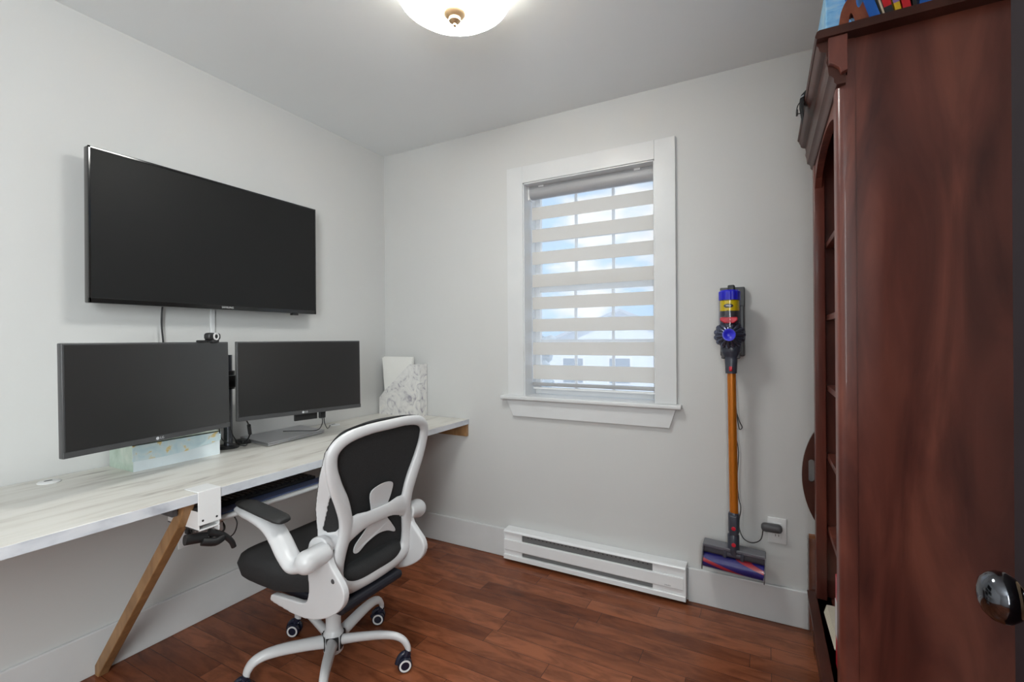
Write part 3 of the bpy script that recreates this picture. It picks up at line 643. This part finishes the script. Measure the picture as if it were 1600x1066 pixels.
for s in (-1, 1):        # side wings wrapping forward, each with a slot
    def wp(t, z):        # t 0 at ring .. 1 at outer front edge
        v0, v1 = ring_v(z), edge_v(z); v = v0+(v1-v0)*t
        p = bx_(s*v, z); p.x -= fwd(v, z)+.003; return p
    NZ, NT = 60, 20; zs = [.545+.340*i/NZ for i in range(NZ+1)]; tv = [i/NT for i in range(NT+1)]
    def cut(t, z):
        if not (.600 < z < .745): return False
        k_ = (z-.600)/.145; c_ = .50; wdt = .33*(1-k_)**.6*min(1, k_/.15+.45); return abs(t-c_+.16*k_) < wdt
    V = {}
    for i, z in enumerate(zs):
        for j, t in enumerate(tv):
            p = wp(t, z); V[i, j, 0] = b.verts.new(p); V[i, j, 1] = b.verts.new(p+Vector((-.006, -s*.006, 0)))
    cell = {(i, j): not cut((tv[j]+tv[j+1])/2, (zs[i]+zs[i+1])/2) for i in range(NZ) for j in range(NT)}
    for (i, j), ok in cell.items():
        if not ok: continue
        b.faces.new([V[i, j, 0], V[i+1, j, 0], V[i+1, j+1, 0], V[i, j+1, 0]]); b.faces.new([V[i, j, 1], V[i, j+1, 1], V[i+1, j+1, 1], V[i+1, j, 1]])
        for (di, dj, e0, e1) in ((-1, 0, (i, j), (i, j+1)), (1, 0, (i+1, j), (i+1, j+1)), (0, -1, (i, j), (i+1, j)), (0, 1, (i, j+1), (i+1, j+1))):
            if not cell.get((i+di, j+dj), False):
                b.faces.new([V[(*e0, 0)], V[(*e1, 0)], V[(*e1, 1)], V[(*e0, 1)]])
o = obj('back_frame', b, WCH, Ch, smooth='all'); remesh(o, .0035, 6)
# upholstery in front of the frame -----------------------------------------
def back_shell():
    b = B(); rows = [(.385, .150), (.40, .170), (.45, .19), (.55, .21), (.65, .23), (.75, .25), (.83, .25), (.89, .236), (.92, .212), (.939, .175), (.948, .11)]
    zz_ = spline([(z, v, 0) for z, v in rows], 4); N2 = 22; V = {}
    for i, p in enumerate(zz_):
        z = p.x; vm = min(p.y, edge_v(p.x)-.003) if p.x < .90 else min(p.y, .2395)
        for j in range(N2+1):
            u = -1+2*j/N2; v = u*vm; q_ = bx_(v, z, 0); wrap = fwd(v, z)
            for s_ in (0, 1):
                V[i, j, s_] = b.verts.new(q_+Vector((-.007-.026*max(0, 1-(abs(v)/(ring_v(z)+.01))**2)-wrap-(.022*(1-u*u)+.004 if s_ else 0), 0, 0)))
    n_ = len(zz_)
    for i in range(n_-1):
        for j in range(N2):
            b.faces.new([V[i, j, 0], V[i+1, j, 0], V[i+1, j+1, 0], V[i, j+1, 0]]); b.faces.new([V[i, j, 1], V[i, j+1, 1], V[i+1, j+1, 1], V[i+1, j, 1]])
    for i in range(n_-1):
        for j in (0, N2): b.faces.new([V[i, j, 0], V[i+1, j, 0], V[i+1, j, 1], V[i, j, 1]])
    for j in range(N2):
        for i in (0, n_-1): b.faces.new([V[i, j, 0], V[i, j+1, 0], V[i, j+1, 1], V[i, j, 1]])
    return b
obj('backrest', back_shell(), FAB, Ch, smooth='all')
# lumbar plate
lp = [(-.052, .690), (-.02, .710), (.03, .712), (.062, .698), (.056, .66), (.042, .625), (.044, .58), (.072, .545), (.098, .512), (.094, .502), (.05, .522), (.0, .528), (-.05, .515), (-.085, .495), (-.105, .500), (-.102, .525), (-.07, .555), (-.044, .585), (-.04, .625)]
b = B(); pf = spline([(v, z, 0) for v, z in lp], 4, closed=True)
Af = [b.verts.new(bx_(p.x+.012, p.y, -.013)) for p in pf]; Ab = [b.verts.new(bx_(p.x+.012, p.y, -.018)) for p in pf]
b.faces.new(Af); b.faces.new(Ab[::-1])
for i in range(len(pf)): b.faces.new([Af[i], Ab[i], Ab[(i+1) % len(pf)], Af[(i+1) % len(pf)]])
o = obj('lumbar_support', b, WCH, Ch, bevel=.001)
# side brackets + armrests ---------------------------------------------------
for s, yb_ in ((-1, 1.050), (1, 1.440)):
    b = B()
    outl = [(.700, .352), (.688, .342), (.690, .328), (.76, .318), (.82, .312), (.893, .318), (.955, .337), (1.010, .368), (1.040, .400), (1.048, .430), (1.040, .458), (1.010, .490), (.985, .518), (.975, .56), (.965, .588), (.935, .596), (.898, .582), (.880, .545), (.878, .48), (.884, .42), (.876, .378), (.850, .362), (.79, .358)]
    po = spline([(x, z, 0) for x, z in outl], 3, closed=True)
    prism(b, [(p.x, p.y) for p in po], 1, yb_-.012, yb_+.012)
    tube(b, [(.945, yb_, .560), (.945, yb_-s*.045, .570)], .026, 16)
    tube(b, [(.86, yb_, .345), (.84, yb_-s*.13, .350)], .014, 12)
    o = obj('side_bracket', b, WCH, Ch, smooth='all'); remesh(o, .0035, 6)
    obj('bolt_hole', lathe(B(), [(0, 0), (.008, 0), (.007, .001), (0, .001)], (.998, yb_+s*.0122, .468), (0, s, 0), 16), DGREY, Ch, smooth=True)
    ya_ = yb_+s*.066
    b = B(); tube(b, [(.955, yb_-s*.002, .552), (.950, ya_, .545)], .034, 24)
    bmesh.ops.create_uvsphere(b, u_segments=24, v_segments=16, radius=.037, matrix=Matrix.Translation((.948, ya_+s*.002, .542)))
    pa = spline([(.945, ya_+s*.006, .535), (.905, ya_+s*.008, .523), (.865, ya_+s*.007, .550), (.825, ya_+s*.004, .590), (.785, ya_+s*.002, .620), (.73, ya_, .638), (.66, ya_, .650), (.602, ya_, .655)], 6)
    tube(b, pa, [.034, .036, .036, .036, .036, .036, .035, .022], 16, flat_=.55, up=(-.35, 0, 1))
    ar = obj('armrest', b, WCH, Ch, smooth='all'); remesh(ar, .0035, 10)
    b = B(); pd = spline([(.845, ya_, .649), (.82, ya_, .655), (.74, ya_, .665), (.65, ya_, .675), (.602, ya_, .674)], 6)
    tube(b, pd, [.020, .0325, .034, .033, .017], 16, flat_=.36, up=(.05, 0, 1)); pdo = obj('armrest_pad', b, PADM, ar, smooth='all'); remesh(pdo, .0035, 4)

# ================================================================== BACK WALL: heater
Ht = thing('baseboard_heater', (1.4, D-.03, .02), 'white electric baseboard heater on the back wall under the window', 'heater')
hx0, hx1, hz0, hz1, hy = .924, 1.880, .018, .178, D-.066
b = B(); box(b, hx0, hx1, D-.008, D-.002, hz0, hz1-.002); box(b, hx0, hx0+.004, hy+.003, D-.006, hz0, hz1-.006); box(b, hx1-.010, hx1, hy+.003, D-.006, hz0, hz1-.006)
obj('housing', b, HEAT, Ht)
b = B(); prism(b, [(D-.003, hz1), (hy+.010, hz1-.003), (hy+.003, hz1-.007), (hy, hz1-.010), (hy, hz1-.014), (hy+.003, hz1-.014), (hy+.006, hz1-.009), (hy+.013, hz1-.007), (D-.003, hz1-.004)], 0, hx0, hx1); obj('hood', b, HEAT, Ht)
b = B(); prism(b, [(hy+.010, .126), (hy+.002, .125), (hy, .122), (hy, .071), (hy+.003, .067), (hy+.010, .067)], 0, hx0+.004, hx1-.010); obj('front_panel', b, HEAT, Ht)
b = B(); prism(b, [(hy+.02, hz0), (hy, hz0), (hy, hz0+.021), (hy+.003, hz0+.024), (hy+.02, hz0+.024)], 0, hx0, hx1); obj('bottom_rail', b, HEAT, Ht)
for za_, zb_ in ((.120, .170), (.040, .072)):
    obj('grille', box(B(), hx0+.11, hx1-.15, hy+.016, D-.01, za_, zb_), GRILL, Ht)
    obj('end_plate', box(B(), hx0+.004, hx0+.11, hy+.008, hy+.012, za_, zb_-.002), HEAT, Ht)
    obj('end_plate', box(B(), hx1-.15, hx1-.010, hy+.008, hy+.012, za_, zb_-.002), HEAT, Ht)
b = B()
for i in range(30): box(b, hx0+.14+i*.022, hx0+.147+i*.022, hy+.0155, hy+.0165, .148, .152)
obj('vent_slots', b, BLACKP, Ht)
text('brand_text', 'STELPRO', .007, frame_M((1.80, hy-.0003, .078), (1, 0, 0), (0, 0, 1), (0, -1, 0)), GRILL, Ht)

# ================================================================== VACUUM
VY = D-.118
dk = thing('vacuum_dock', (2.078, D, 1.15), 'dark grey wall dock plate behind the cordless vacuum', 'wall dock')
b = B(); rbox(b, 2.030, 2.130, D-.035, D, 1.150, 1.455, .004); obj('plate', b, DGREY, dk, smooth=True)
b = B(); rbox(b, 2.064, 2.092, D-.075, D-.03, 1.425, 1.462, .005); obj('latch', b, BLACKP, dk, smooth=True)
b = B(); rbox(b, 2.104, 2.130, D-.09, D-.03, 1.15, 1.37, .006); obj('side_cradle', b, DGREY, dk, smooth=True)
Vc = thing('cordless_vacuum', (2.08, VY, .2), 'cordless stick vacuum with orange tube hanging on the back wall', 'vacuum cleaner')
vx = 2.074
def cyl(z0, z1, r0, r1, m_, name, seg=32, y=VY, x=vx):
    return obj(name, lathe(B(), [(0, 0), (r0, 0), (r1, z1-z0), (0, z1-z0)], (x, y, z0), seg=seg), m_, Vc, smooth=True)
b = B()                                   # ribbed blue cap
pr = []
for k in range(64):
    rr = .0415+(.0015 if k % 4 < 2 else 0); pr.append((vx+rr*math.cos(2*PI*k/64), VY+rr*math.sin(2*PI*k/64)))
prism(b, pr, 2, 1.392, 1.428); lathe(b, [(.0405, 0), (.036, .006), (0, .008)], (vx, VY, 1.428)); obj('filter_cap', b, BLUE, Vc, smooth=True)
b = B(); lathe(b, [(.0375, 0), (.0385, .004), (.0375, .044), (.0325, .048), (.0325, 0)], (vx, VY, 1.345), ring=True); obj('bin_shroud', b, YEL, Vc, smooth=True)['label'] = 'yellow shroud'
b = B(); bmesh.ops.create_uvsphere(b, u_segments=24, v_segments=12, radius=1, matrix=Matrix.Translation((vx-.002, VY-.036, 1.366)) @ Matrix.Diagonal((.019, .005, .009, 1))); obj('badge', b, DGREY, Vc, smooth='all')
b = B(); bmesh.ops.create_uvsphere(b, u_segments=20, v_segments=10, radius=1, matrix=Matrix.Translation((vx-.002, VY-.0385, 1.366)) @ Matrix.Diagonal((.012, .004, .0045, 1))); obj('badge_face', b, mat('pale_grey_badge', (.5, .5, .48), .4), Vc, smooth='all')
cyl(1.268, 1.346, .033, .0365, DGREY, 'cyclone_core')
b = B(); lathe(b, [(.0435, 0), (.0445, .01), (.0425, .15), (.0405, .15), (.0425, .01)], (vx, VY, 1.272), ring=True); obj('clear_bin', b, SMOKE, Vc, smooth=True)
b = B(); prism(b, [(vx-.034, 1.318), (vx+.032, 1.318), (vx+.034, 1.305), (vx+.018, 1.292), (vx-.018, 1.292), (vx-.036, 1.305)], 1, VY-.043, VY-.030); obj('bin_release', b, RED, Vc, bevel=.004)['label'] = 'red release catch'
zc_ = 1.243; yc_ = VY-.012                # cyclones in a ring around the blue motor cap
b = B()
for k in range(15):
    th = 2*PI*k/15; c_, s_ = math.cos(th), math.sin(th)
    tube(b, [(vx+c_*.020, yc_-.030, zc_+s_*.020), (vx+c_*.040, yc_-.018, zc_+s_*.040), (vx+c_*.052, yc_+.002, zc_+s_*.052)], [.006, .011, .0125], 12)
obj('cyclones', b, mat('gunmetal_purple', (.10, .11, .16), .18, .7), Vc, smooth=True)
b = B()
for k in range(10):
    th = 2*PI*(k+.5)/10; c_, s_ = math.cos(th), math.sin(th)
    tube(b, [(vx+c_*.038, yc_+.025, zc_+s_*.038), (vx+c_*.054, yc_+.015, zc_+s_*.054)], [.013, .0145], 12)
obj('rear_cyclones', b, NAVY, Vc, smooth=True)
obj('motor_body', lathe(B(), [(0, 0), (.034, 0), (.046, .02), (.046, .085), (0, .085)], (vx, yc_-.020, zc_), (0, 1, 0), 32), NAVY, Vc, smooth=True)
b = B(); lathe(b, [(0, .004), (.012, .002), (.020, -.004), (.0255, -.004), (.0265, .004), (.0265, .014), (0, .014)], (vx, yc_-.040, zc_), (0, 1, 0), 32); obj('motor_cap', b, BLUE, Vc, smooth=True)['label'] = 'round blue motor cap'
b = B(); tube(b, spline([(2.078, VY+.014, 1.205), (2.078, VY+.012, 1.172), (2.078, VY+.010, 1.145), (2.078, VY+.008, 1.110), (2.078, VY+.008, 1.078)], 5), [.042, .040, .026, .024, .0225], 28, flat_=.8, up=(0, 1, 0))
obj('neck', b, NAVY, Vc, smooth=True)
b = B(); rbox(b, 2.071, 2.084, VY-.0165, VY-.010, 1.088, 1.108, .003); obj('release_button', b, RED, Vc, smooth=True)['label'] = 'red button on the neck'
b = B(); rbox(b, 2.040, 2.055, VY+.0, VY+.06, 1.14, 1.20, .004); rbox(b, 2.098, 2.113, VY+.0, VY+.06, 1.14, 1.20, .004); obj('handle', b, DGREY, Vc, smooth=True)
WY = D-.10
tp_, bt_ = Vector((2.079, WY, 1.080)), Vector((2.085, WY, .470))
obj('wand', tube(B(), [tp_, bt_], .0175, 24), ORANGE, Vc, smooth=True)['label'] = 'orange metal tube'
b = B(); tube(b, [(2.085, WY, .478), (2.084, WY, .470), (2.084, WY, .395), (2.084, WY, .388), (2.082, WY, .380), (2.082, WY, .300), (2.082, WY, .29)], [.019, .0225, .0225, .018, .0235, .0235, .018], 20)
rbox(b, 2.066, 2.100, WY-.026, WY+.01, .385, .47, .006); obj('wand_connector', b, NAVY, Vc, smooth=True)
for z_ in (.415, .345): obj('connector_button', lathe(B(), [(0, 0), (.0085, 0), (.0085, .003), (0, .005)], (2.084, WY-.024, z_), (0, -1, 0), 20), RED, Vc, smooth=True)
# head: turned a little, brush bar behind a clear front
MH = Matrix.Translation((2.080, D-.108, .262)) @ Matrix.Rotation(R(3), 4, 'Y')
b = B(); hp = [(-.012, .060), (.055, .060), (.055, -.045), (.040, -.052), (.040, .045), (-.012, .048)]
prism(b, hp, 0, -.121, .121, M=MH); 
for s in (-1, 1): prism(b, [(-.020, .058), (.05, .058), (.05, -.050), (-.012, -.056), (-.034, -.030), (-.034, .005)], 0, s*.121-.002, s*.121+.002, M=MH)
obj('head_housing', b, mat('smoky_grey_plastic', (.16, .16, .18), .2), Vc, bevel=.001)
b = B(); cen = [(-.033+.030-.035*math.cos(t), -.010+.036*math.sin(t)) for t in [R(x) for x in range(-60, 91, 10)]]
outp = cen+[(y_+.002, z_-.001 if z_ > 0 else z_+.002) for y_, z_ in cen[::-1]]
prism(b, [(-.018, .058), (-.020, .028), (-.016, .028), (-.014, .058)], 0, -.119, .119, M=MH); prism(b, outp, 0, -.119, .119, M=MH); obj('clear_cover', b, SMOKE, Vc)
RB = bpy.data.materials.new('blue_and_red_brush'); RB.use_nodes = True; t_ = RB.node_tree; N = t_.nodes.new
tcn = N('ShaderNodeTexCoord'); sp = N('ShaderNodeSeparateXYZ'); t_.links.new(tcn.outputs['Object'], sp.inputs[0])
m1 = N('ShaderNodeMath'); m1.operation = 'MULTIPLY_ADD'; m1.inputs[1].default_value = .30; t_.links.new(sp.outputs['X'], m1.inputs[0]); t_.links.new(sp.outputs['Z'], m1.inputs[2])
mo_ = N('ShaderNodeMath'); mo_.operation = 'PINGPONG'; mo_.inputs[1].default_value = .030; t_.links.new(m1.outputs[0], mo_.inputs[0])
rr_ = N('ShaderNodeValToRGB'); rr_.color_ramp.interpolation = 'CONSTANT'; rr_.color_ramp.elements[0].color = (.02, .015, .22, 1); rr_.color_ramp.elements[1].color = (.60, .03, .05, 1); rr_.color_ramp.elements[1].position = .75
m3 = N('ShaderNodeMath'); m3.operation = 'DIVIDE'; m3.inputs[1].default_value = .030; t_.links.new(mo_.outputs[0], m3.inputs[0]); t_.links.new(m3.outputs[0], rr_.inputs[0]); t_.links.new(rr_.outputs[0], t_.nodes['Principled BSDF'].inputs['Base Color']); t_.nodes['Principled BSDF'].inputs['Roughness'].default_value = .6
b = B(); lathe(b, [(0, 0), (.030, 0), (.030, .234), (0, .234)], (-.117, -.001, -.012), (1, 0, 0), 32); bmesh.ops.transform(b, matrix=MH, verts=b.verts); obj('brush_bar', b, RB, Vc, smooth=True)['label'] = 'blue and red brush roller'
b = B(); rbox(b, -.040, -.026, -.018, 0, .02, .05, .003, M=MH); rbox(b, .028, .042, -.018, 0, .02, .05, .003, M=MH); tube(b, [MH @ Vector((-.035, .0, .035)), MH @ Vector((.037, .0, .035))], .014, 14); obj('head_pivot', b, NAVY, Vc, smooth=True)
# charger + cable ------------------------------------------------------------
Cg = thing('charger', (2.228, D-.02, .40), 'black oval charger plugged into the outlet beside the vacuum', 'charger')
rbx = rbox(B(), 2.187, 2.268, D-.046, D-.0085, .392, .428, .015, seg=5); obj('housing', rbx, DGREY, Cg, smooth=True)
b = B(); tube(b, spline([(2.195, D-.03, .396), (2.185, D-.025, .350), (2.150, D-.02, .328), (2.115, D-.02, .345), (2.100, D-.018, .40), (2.108, D-.015, .47), (2.099, D-.012, .52), (2.094, D-.012, .60), (2.10, D-.012, .72), (2.088, D-.012, .80)], 8), .002, 8)
tube(b, spline([(2.088, D-.012, .80), (2.09, D-.02, .90), (2.105, D-.025, .86), (2.116, D-.025, .835), (2.106, D-.025, .825), (2.098, D-.015, .86), (2.09, D-.012, .95), (2.08, D-.012, 1.15)], 8), .002, 8)
obj('cord', b, BLACKP, Cg, smooth=True)

# ================================================================== BOOKCASE
bx0, bx1, by0, by1 = 2.380, XR-.004, 1.540, 2.250; ZTOP = 2.03
Bk = thing('bookcase', ((bx0+bx1)/2, (by0+by1)/2, 0), 'tall dark cherry bookcase with arched front and heavy cornice', 'bookcase')
obj('side_panel', box(B(), 2.424, bx1, by0+.003, by0+.022, .0, ZTOP), CHERRY, Bk)
obj('side_panel', box(B(), bx0+.03, bx1, by1-.022, by1, 0, ZTOP), CHERRY, Bk)
b = B()      # near stile with quarter-round corner
arc = [(bx0+.018-.018*math.cos(R(t)), by0+.018-.018*math.sin(R(t))) for t in range(0, 91, 10)]
prism(b, arc+[(2.421, by0), (2.421, by0+.004), (2.424, by0+.004), (2.424, by0+.022), (2.412, by0+.055), (bx0, by0+.055)], 2, .20, 1.935); prism(b, [(2.4045, by0), (2.421, by0), (2.421, by0+.004), (2.424, by0+.004), (2.424, by0+.022), (2.4045, by0+.022)], 2, 1.935, ZTOP)
obj('stile', b, CHERRY, Bk, smooth=True)
obj('stile', rbox(B(), bx0, bx0+.036, by1-.055, by1, .20, 1.935, .003), CHERRY, Bk, smooth=True)
b = B(); n = 24; ya1, yb1 = by0+.055, by1-.055
arch = [(ya1+(yb1-ya1)*i/n, 1.815+.085*math.sqrt(max(0, 1-((i/n-.5)*2)**2))) for i in range(n+1)]
prism(b, [(yb1, 1.94), (ya1, 1.94)]+arch, 0, bx0+.004, bx0+.026); obj('arched_rail', b, CHERRY, Bk)
obj('back_panel', box(B(), bx1-.008, bx1, by0+.022, by1-.022, .1, ZTOP), CHERRY, Bk)
for z in (.465, .750, 1.020, 1.295, 1.580): obj('shelf', box(B(), bx0+.040, bx1-.008, by0+.022, by1-.022, z, z+.022), CHERRY, Bk, bevel=.002)
obj('shelf', box(B(), bx0+.002, bx1-.008, by0+.022, by1-.022, .186, .200), CHERRY, Bk)
b = B(); prism(b, [(2.372, 0), (2.372, .13), (2.366, .15), (2.355, .165), (2.352, .200), (2.43, .200), (2.43, 0)], 1, by0-.012, by1+.006); obj('plinth', b, CHERRY2, Bk)
b = B(); prism(b, [(2.424, 0), (bx1, 0), (bx1, .12), (2.424, .12)], 1, by0-.012, by0+.003); obj('side_plinth', b, CHERRY2, Bk)
b = B(); prof = [(2.335, ZTOP), (2.335, 2.024), (2.339, 2.018), (2.341, 2.008), (2.347, 2.003), (2.356, 2.000), (2.359, 1.985), (2.356, 1.972), (2.360, 1.958), (2.362, 1.936), (2.368, 1.932), (2.373, 1.926), (2.374, 1.914), (2.3795, 1.908), (2.40, 1.908), (2.40, ZTOP)]
prism(b, prof, 1, by0-.016, by1+.006); obj('cornice', b, CHERRY2, Bk, smooth=True)
b = B(); prism(b, [(2.3595, ZTOP-.001), (2.402, ZTOP-.001), (2.402, 1.934), (2.388, 1.930), (2.384, 1.944), (2.372, 1.956), (2.3605, 1.962)], 1, by0-.034, by0-.0165); obj('corner_block', b, CHERRY, Bk, bevel=.0015)
b = B(); prism(b, [(2.333, ZTOP), (2.329, ZTOP+.006), (2.333, ZTOP+.018), (2.339, ZTOP+.022), (bx1, ZTOP+.022), (bx1, ZTOP)], 1, by0-.040, by1+.006); obj('top_board', b, CHERRY2, Bk)
ZK = ZTOP+.022
# things on the top ------------------------------------------------------------
def book(x, wd, lean, hgt, cols, label, y=by0-.022, dp=.15):
    t = thing('book', (x+wd/2, y+dp/2, ZK), label, 'book', 'books on top of the bookcase'); M_ = Matrix.Translation((x+wd, y, ZK)) @ Matrix.Rotation(lean, 4, 'Y') @ Matrix.Translation((-wd, 0, 0))
    if lean > 0: M_ = Matrix.Translation((x+wd, y, ZK)) @ Matrix.Rotation(lean, 4, 'Y') @ Matrix.Translation((-wd, 0, 0))
    else: M_ = Matrix.Translation((x+wd, y, ZK)) @ Matrix.Rotation(lean, 4, 'Y') @ Matrix.Translation((-wd, 0, 0))
    obj('pages', box(B(), .0015, wd-.0015, .003, dp-.002, .003, hgt-.003, M=M_), CREAM, t)
    b = B(); box(b, 0, .0014, 0, dp, 0, hgt, M=M_); box(b, wd-.0014, wd, 0, dp, 0, hgt, M=M_); obj('cover', b, flat('book_cover', cols[0][1], .4), t)
    z = 0
    for k, (fr, cc_) in enumerate(cols):
        obj('spine', box(B(), 0, wd, -.0015, .002, z*hgt, (z+fr)*hgt, M=M_), flat('spine_colour', cc_, .4), t); z += fr
bl = (.01, .12, .50); rd = (.62, .01, .02); bk = (.015, .015, .018); wh = (.6, .6, .6); ye = (.75, .48, .01); gr_ = (.18, .55, .08); pu = (.30, .18, .5)
book(2.455, .020, R(-16), .23, [(1.0, bl)], 'plain blue book leaning leftmost in the row')
book(2.480, .004, R(-14), .22, [(1.0, (.6, .5, .36))], 'thin cream booklet right of the plain blue book')
book(2.486, .016, R(-13), .21, [(.03, wh), (.10, bk), (.72, rd), (.15, bk)], 'black and red book right of the cream booklet')
book(2.505, .012, R(-11), .20, [(.15, ye), (.5, pu), (.35, ye)], 'yellow and purple book in the row')
book(2.520, .016, R(-9), .21, [(.16, rd), (.64, gr_), (.20, wh)], 'red and green book in the row')
book(2.539, .008, R(-6), .20, [(1.0, bk)], 'thin black book between the green and the blue ones')
book(2.550, .013, R(4), .22, [(.2, bl), (.6, rd), (.2, bl)], 'blue and red book, upright, left of three upright blues')
book(2.564, .012, 0, .22, [(1.0, bl)], 'upright blue book, middle of the three upright blues')
book(2.577, .010, 0, .22, [(1.0, (.02, .15, .6))], 'upright blue book, right of the three upright blues')
book(2.596, .034, 0, .22, [(.02, wh), (.2, bk), (.5, (.5, .05, .1)), (.28, bk)], 'thick black book at the right end of the row')
b = B(); pts = spline([(2.372, ZK, 0), (2.384, ZK+.010, 0), (2.390, ZK+.045, 0), (2.402, ZK+.072, 0), (2.420, ZK+.082, 0), (2.424, ZK+.055, 0), (2.430, ZK+.046, 0), (2.440, ZK+.062, 0), (2.450, ZK+.050, 0), (2.455, ZK+.022, 0), (2.447, ZK, 0), (2.425, ZK, 0), (2.416, ZK+.030, 0), (2.410, ZK+.034, 0), (2.402, ZK, 0)], 4, closed=True)
prism(b, [(p.x, max(p.y, ZK)) for p in pts], 1, by0-.016, by0+.012)
tag(obj('wooden_ornament', b, streak('red_brown_varnish', [(.16, .035, .015), (.30, .08, .035)], (3, 3, 3), 5, .2, coat=.5), bevel=.003), 'scrolled red brown wooden ornament at the front corner of the bookcase top', 'ornament')
b = B(); box(b, 2.368, 2.440, by0+.10, by0+.36, ZK, ZK+.20)
tag(obj('blue_carton', b, streak('light_blue_printed_card', [(.14, .42, .75), (.30, .62, .88), (.55, .78, .92)], (1, 1, 3), 14, .4), bevel=.002), 'light blue printed carton behind the wooden ornament', 'box')
# strap hung on the cornice
St = thing('hanging_strap', (2.322, 1.90, 1.972), 'black strap with grey buckle hanging from the bookcase cornice', 'strap')
b = B(); prism(b, [(2.345, 2.066), (2.336, 2.0715), (2.3205, 2.0556), (2.3175, 2.048), (2.3170, 2.030), (2.3202, 2.005), (2.3249, 1.972), (2.3275, 1.985), (2.3275, 2.050), (2.345, 2.053)], 1, 1.875, 1.925); obj('pouch', b, FAB, St, bevel=.0015)
obj('buckle', prism(B(), [(2.3165, 2.0475), (2.3275, 2.0540), (2.3275, 2.0475), (2.3155, 2.0415)], 1, 1.872, 1.928), STEEL, St, bevel=.0008)
b = B(); tube(b, spline([(2.3175, 1.90, 2.040), (2.312, 1.90, 2.033), (2.308, 1.90, 2.018), (2.309, 1.90, 2.004), (2.320, 1.90, 2.003)], 6), .0016, 8); rbox(b, 2.3055, 2.3115, 1.888, 1.912, 1.999, 2.014, .0015); obj('loop', b, BLACKP, St, smooth=True)
# papers and binder on the lowest deck
b = B()
for i in range(6): prism(b, [(2.395+.002*i, 2.10+.004*i), (2.62, 2.13), (2.62, 1.90), (2.402+.002*i, 1.86-.005*i)], 2, .2003+i*.0035, .203+i*.0035)
tag(obj('document_pile', b, CREAM), 'cream papers lying on the lowest shelf of the bookcase', 'papers')
Bd = thing('binder', (2.45, 1.755, .2), 'red binder with white label standing on the lowest bookcase shelf', 'binder')
b = B(); box(b, 2.397, 2.60, 1.728, 1.785, .2005, .485); obj('cover', b, RED, Bd, bevel=.002); obj('label_plate', box(B(), 2.3955, 2.397, 1.733, 1.780, .30, .41), WPL, Bd)
# butler tray and wrapped panel behind the bookcase
def arcpts(cx_, cz_, rx, rz, t0, t1, n): return [(cx_+rx*math.cos(R(t0+(t1-t0)*i/n)), cz_+rz*math.sin(R(t0+(t1-t0)*i/n))) for i in range(n+1)]
b = B(); outp = [(2.66, .945), (2.43, .945)]+arcpts(2.54, .655, .200, .292, 118, 242, 24)+[(2.43, .42), (2.66, .42)]
hole = arcpts(2.3735, .713, .0105, .011, 0, 180, 8)+arcpts(2.3735, .641, .0105, .011, 180, 360, 8)
def face_with_hole(b, out, hole, lo, hi):
    for y_ in (lo, hi):
        e = []
        for lp_ in (out, hole):
            vs2 = [b.verts.new((p[0], y_, p[1])) for p in lp_]; e += [b.edges.new((vs2[i], vs2[(i+1) % len(vs2)])) for i in range(len(vs2))]
        bmesh.ops.triangle_fill(b, use_beauty=True, use_dissolve=False, edges=e)
    for lp_ in (out, hole):
        A_ = [b.verts.new((p[0], lo, p[1])) for p in lp_]; B_ = [b.verts.new((p[0], hi, p[1])) for p in lp_]
        for i in range(len(lp_)): b.faces.new([A_[i], B_[i], B_[(i+1) % len(lp_)], A_[(i+1) % len(lp_)]])
    bmesh.ops.remove_doubles(b, verts=b.verts, dist=1e-5); return b
face_with_hole(b, outp, hole, 2.300, 2.314)
tag(obj('serving_tray', b, CHERRY2), 'dark oval wooden tray with hand hole propped between bookcase and wall', 'tray')
Wp = thing('wrapped_panel', (2.5, 2.29, 0), 'brown flat panel in clear plastic wrap standing behind the bookcase', 'panel')
obj('board', box(B(), 2.361, 2.66, 2.268, 2.292, .03, .412), BROWNW, Wp)
obj('top_edge', box(B(), 2.361, 2.66, 2.267, 2.293, .405, .418), flat('orange_brown_edge', (.26, .10, .04)), Wp)
b = B(); n = 30
for y_ in (2.263, 2.297):
    g_ = [[b.verts.new((2.357+.306*i/10+.001*math.sin(j*2.3), y_+rnd.uniform(-.002, .002), .01+.40*j/n)) for i in range(11)] for j in range(n+1)]
    for j in range(n):
        for i in range(10): b.faces.new([g_[j][i], g_[j][i+1], g_[j+1][i+1], g_[j+1][i]])
    if y_ < 2.27: g0 = g_
for j in range(n): b.faces.new([g0[j][0], g0[j+1][0], g_[j+1][0], g_[j][0]])
obj('plastic_wrap', b, CLEARP, Wp, smooth='all')
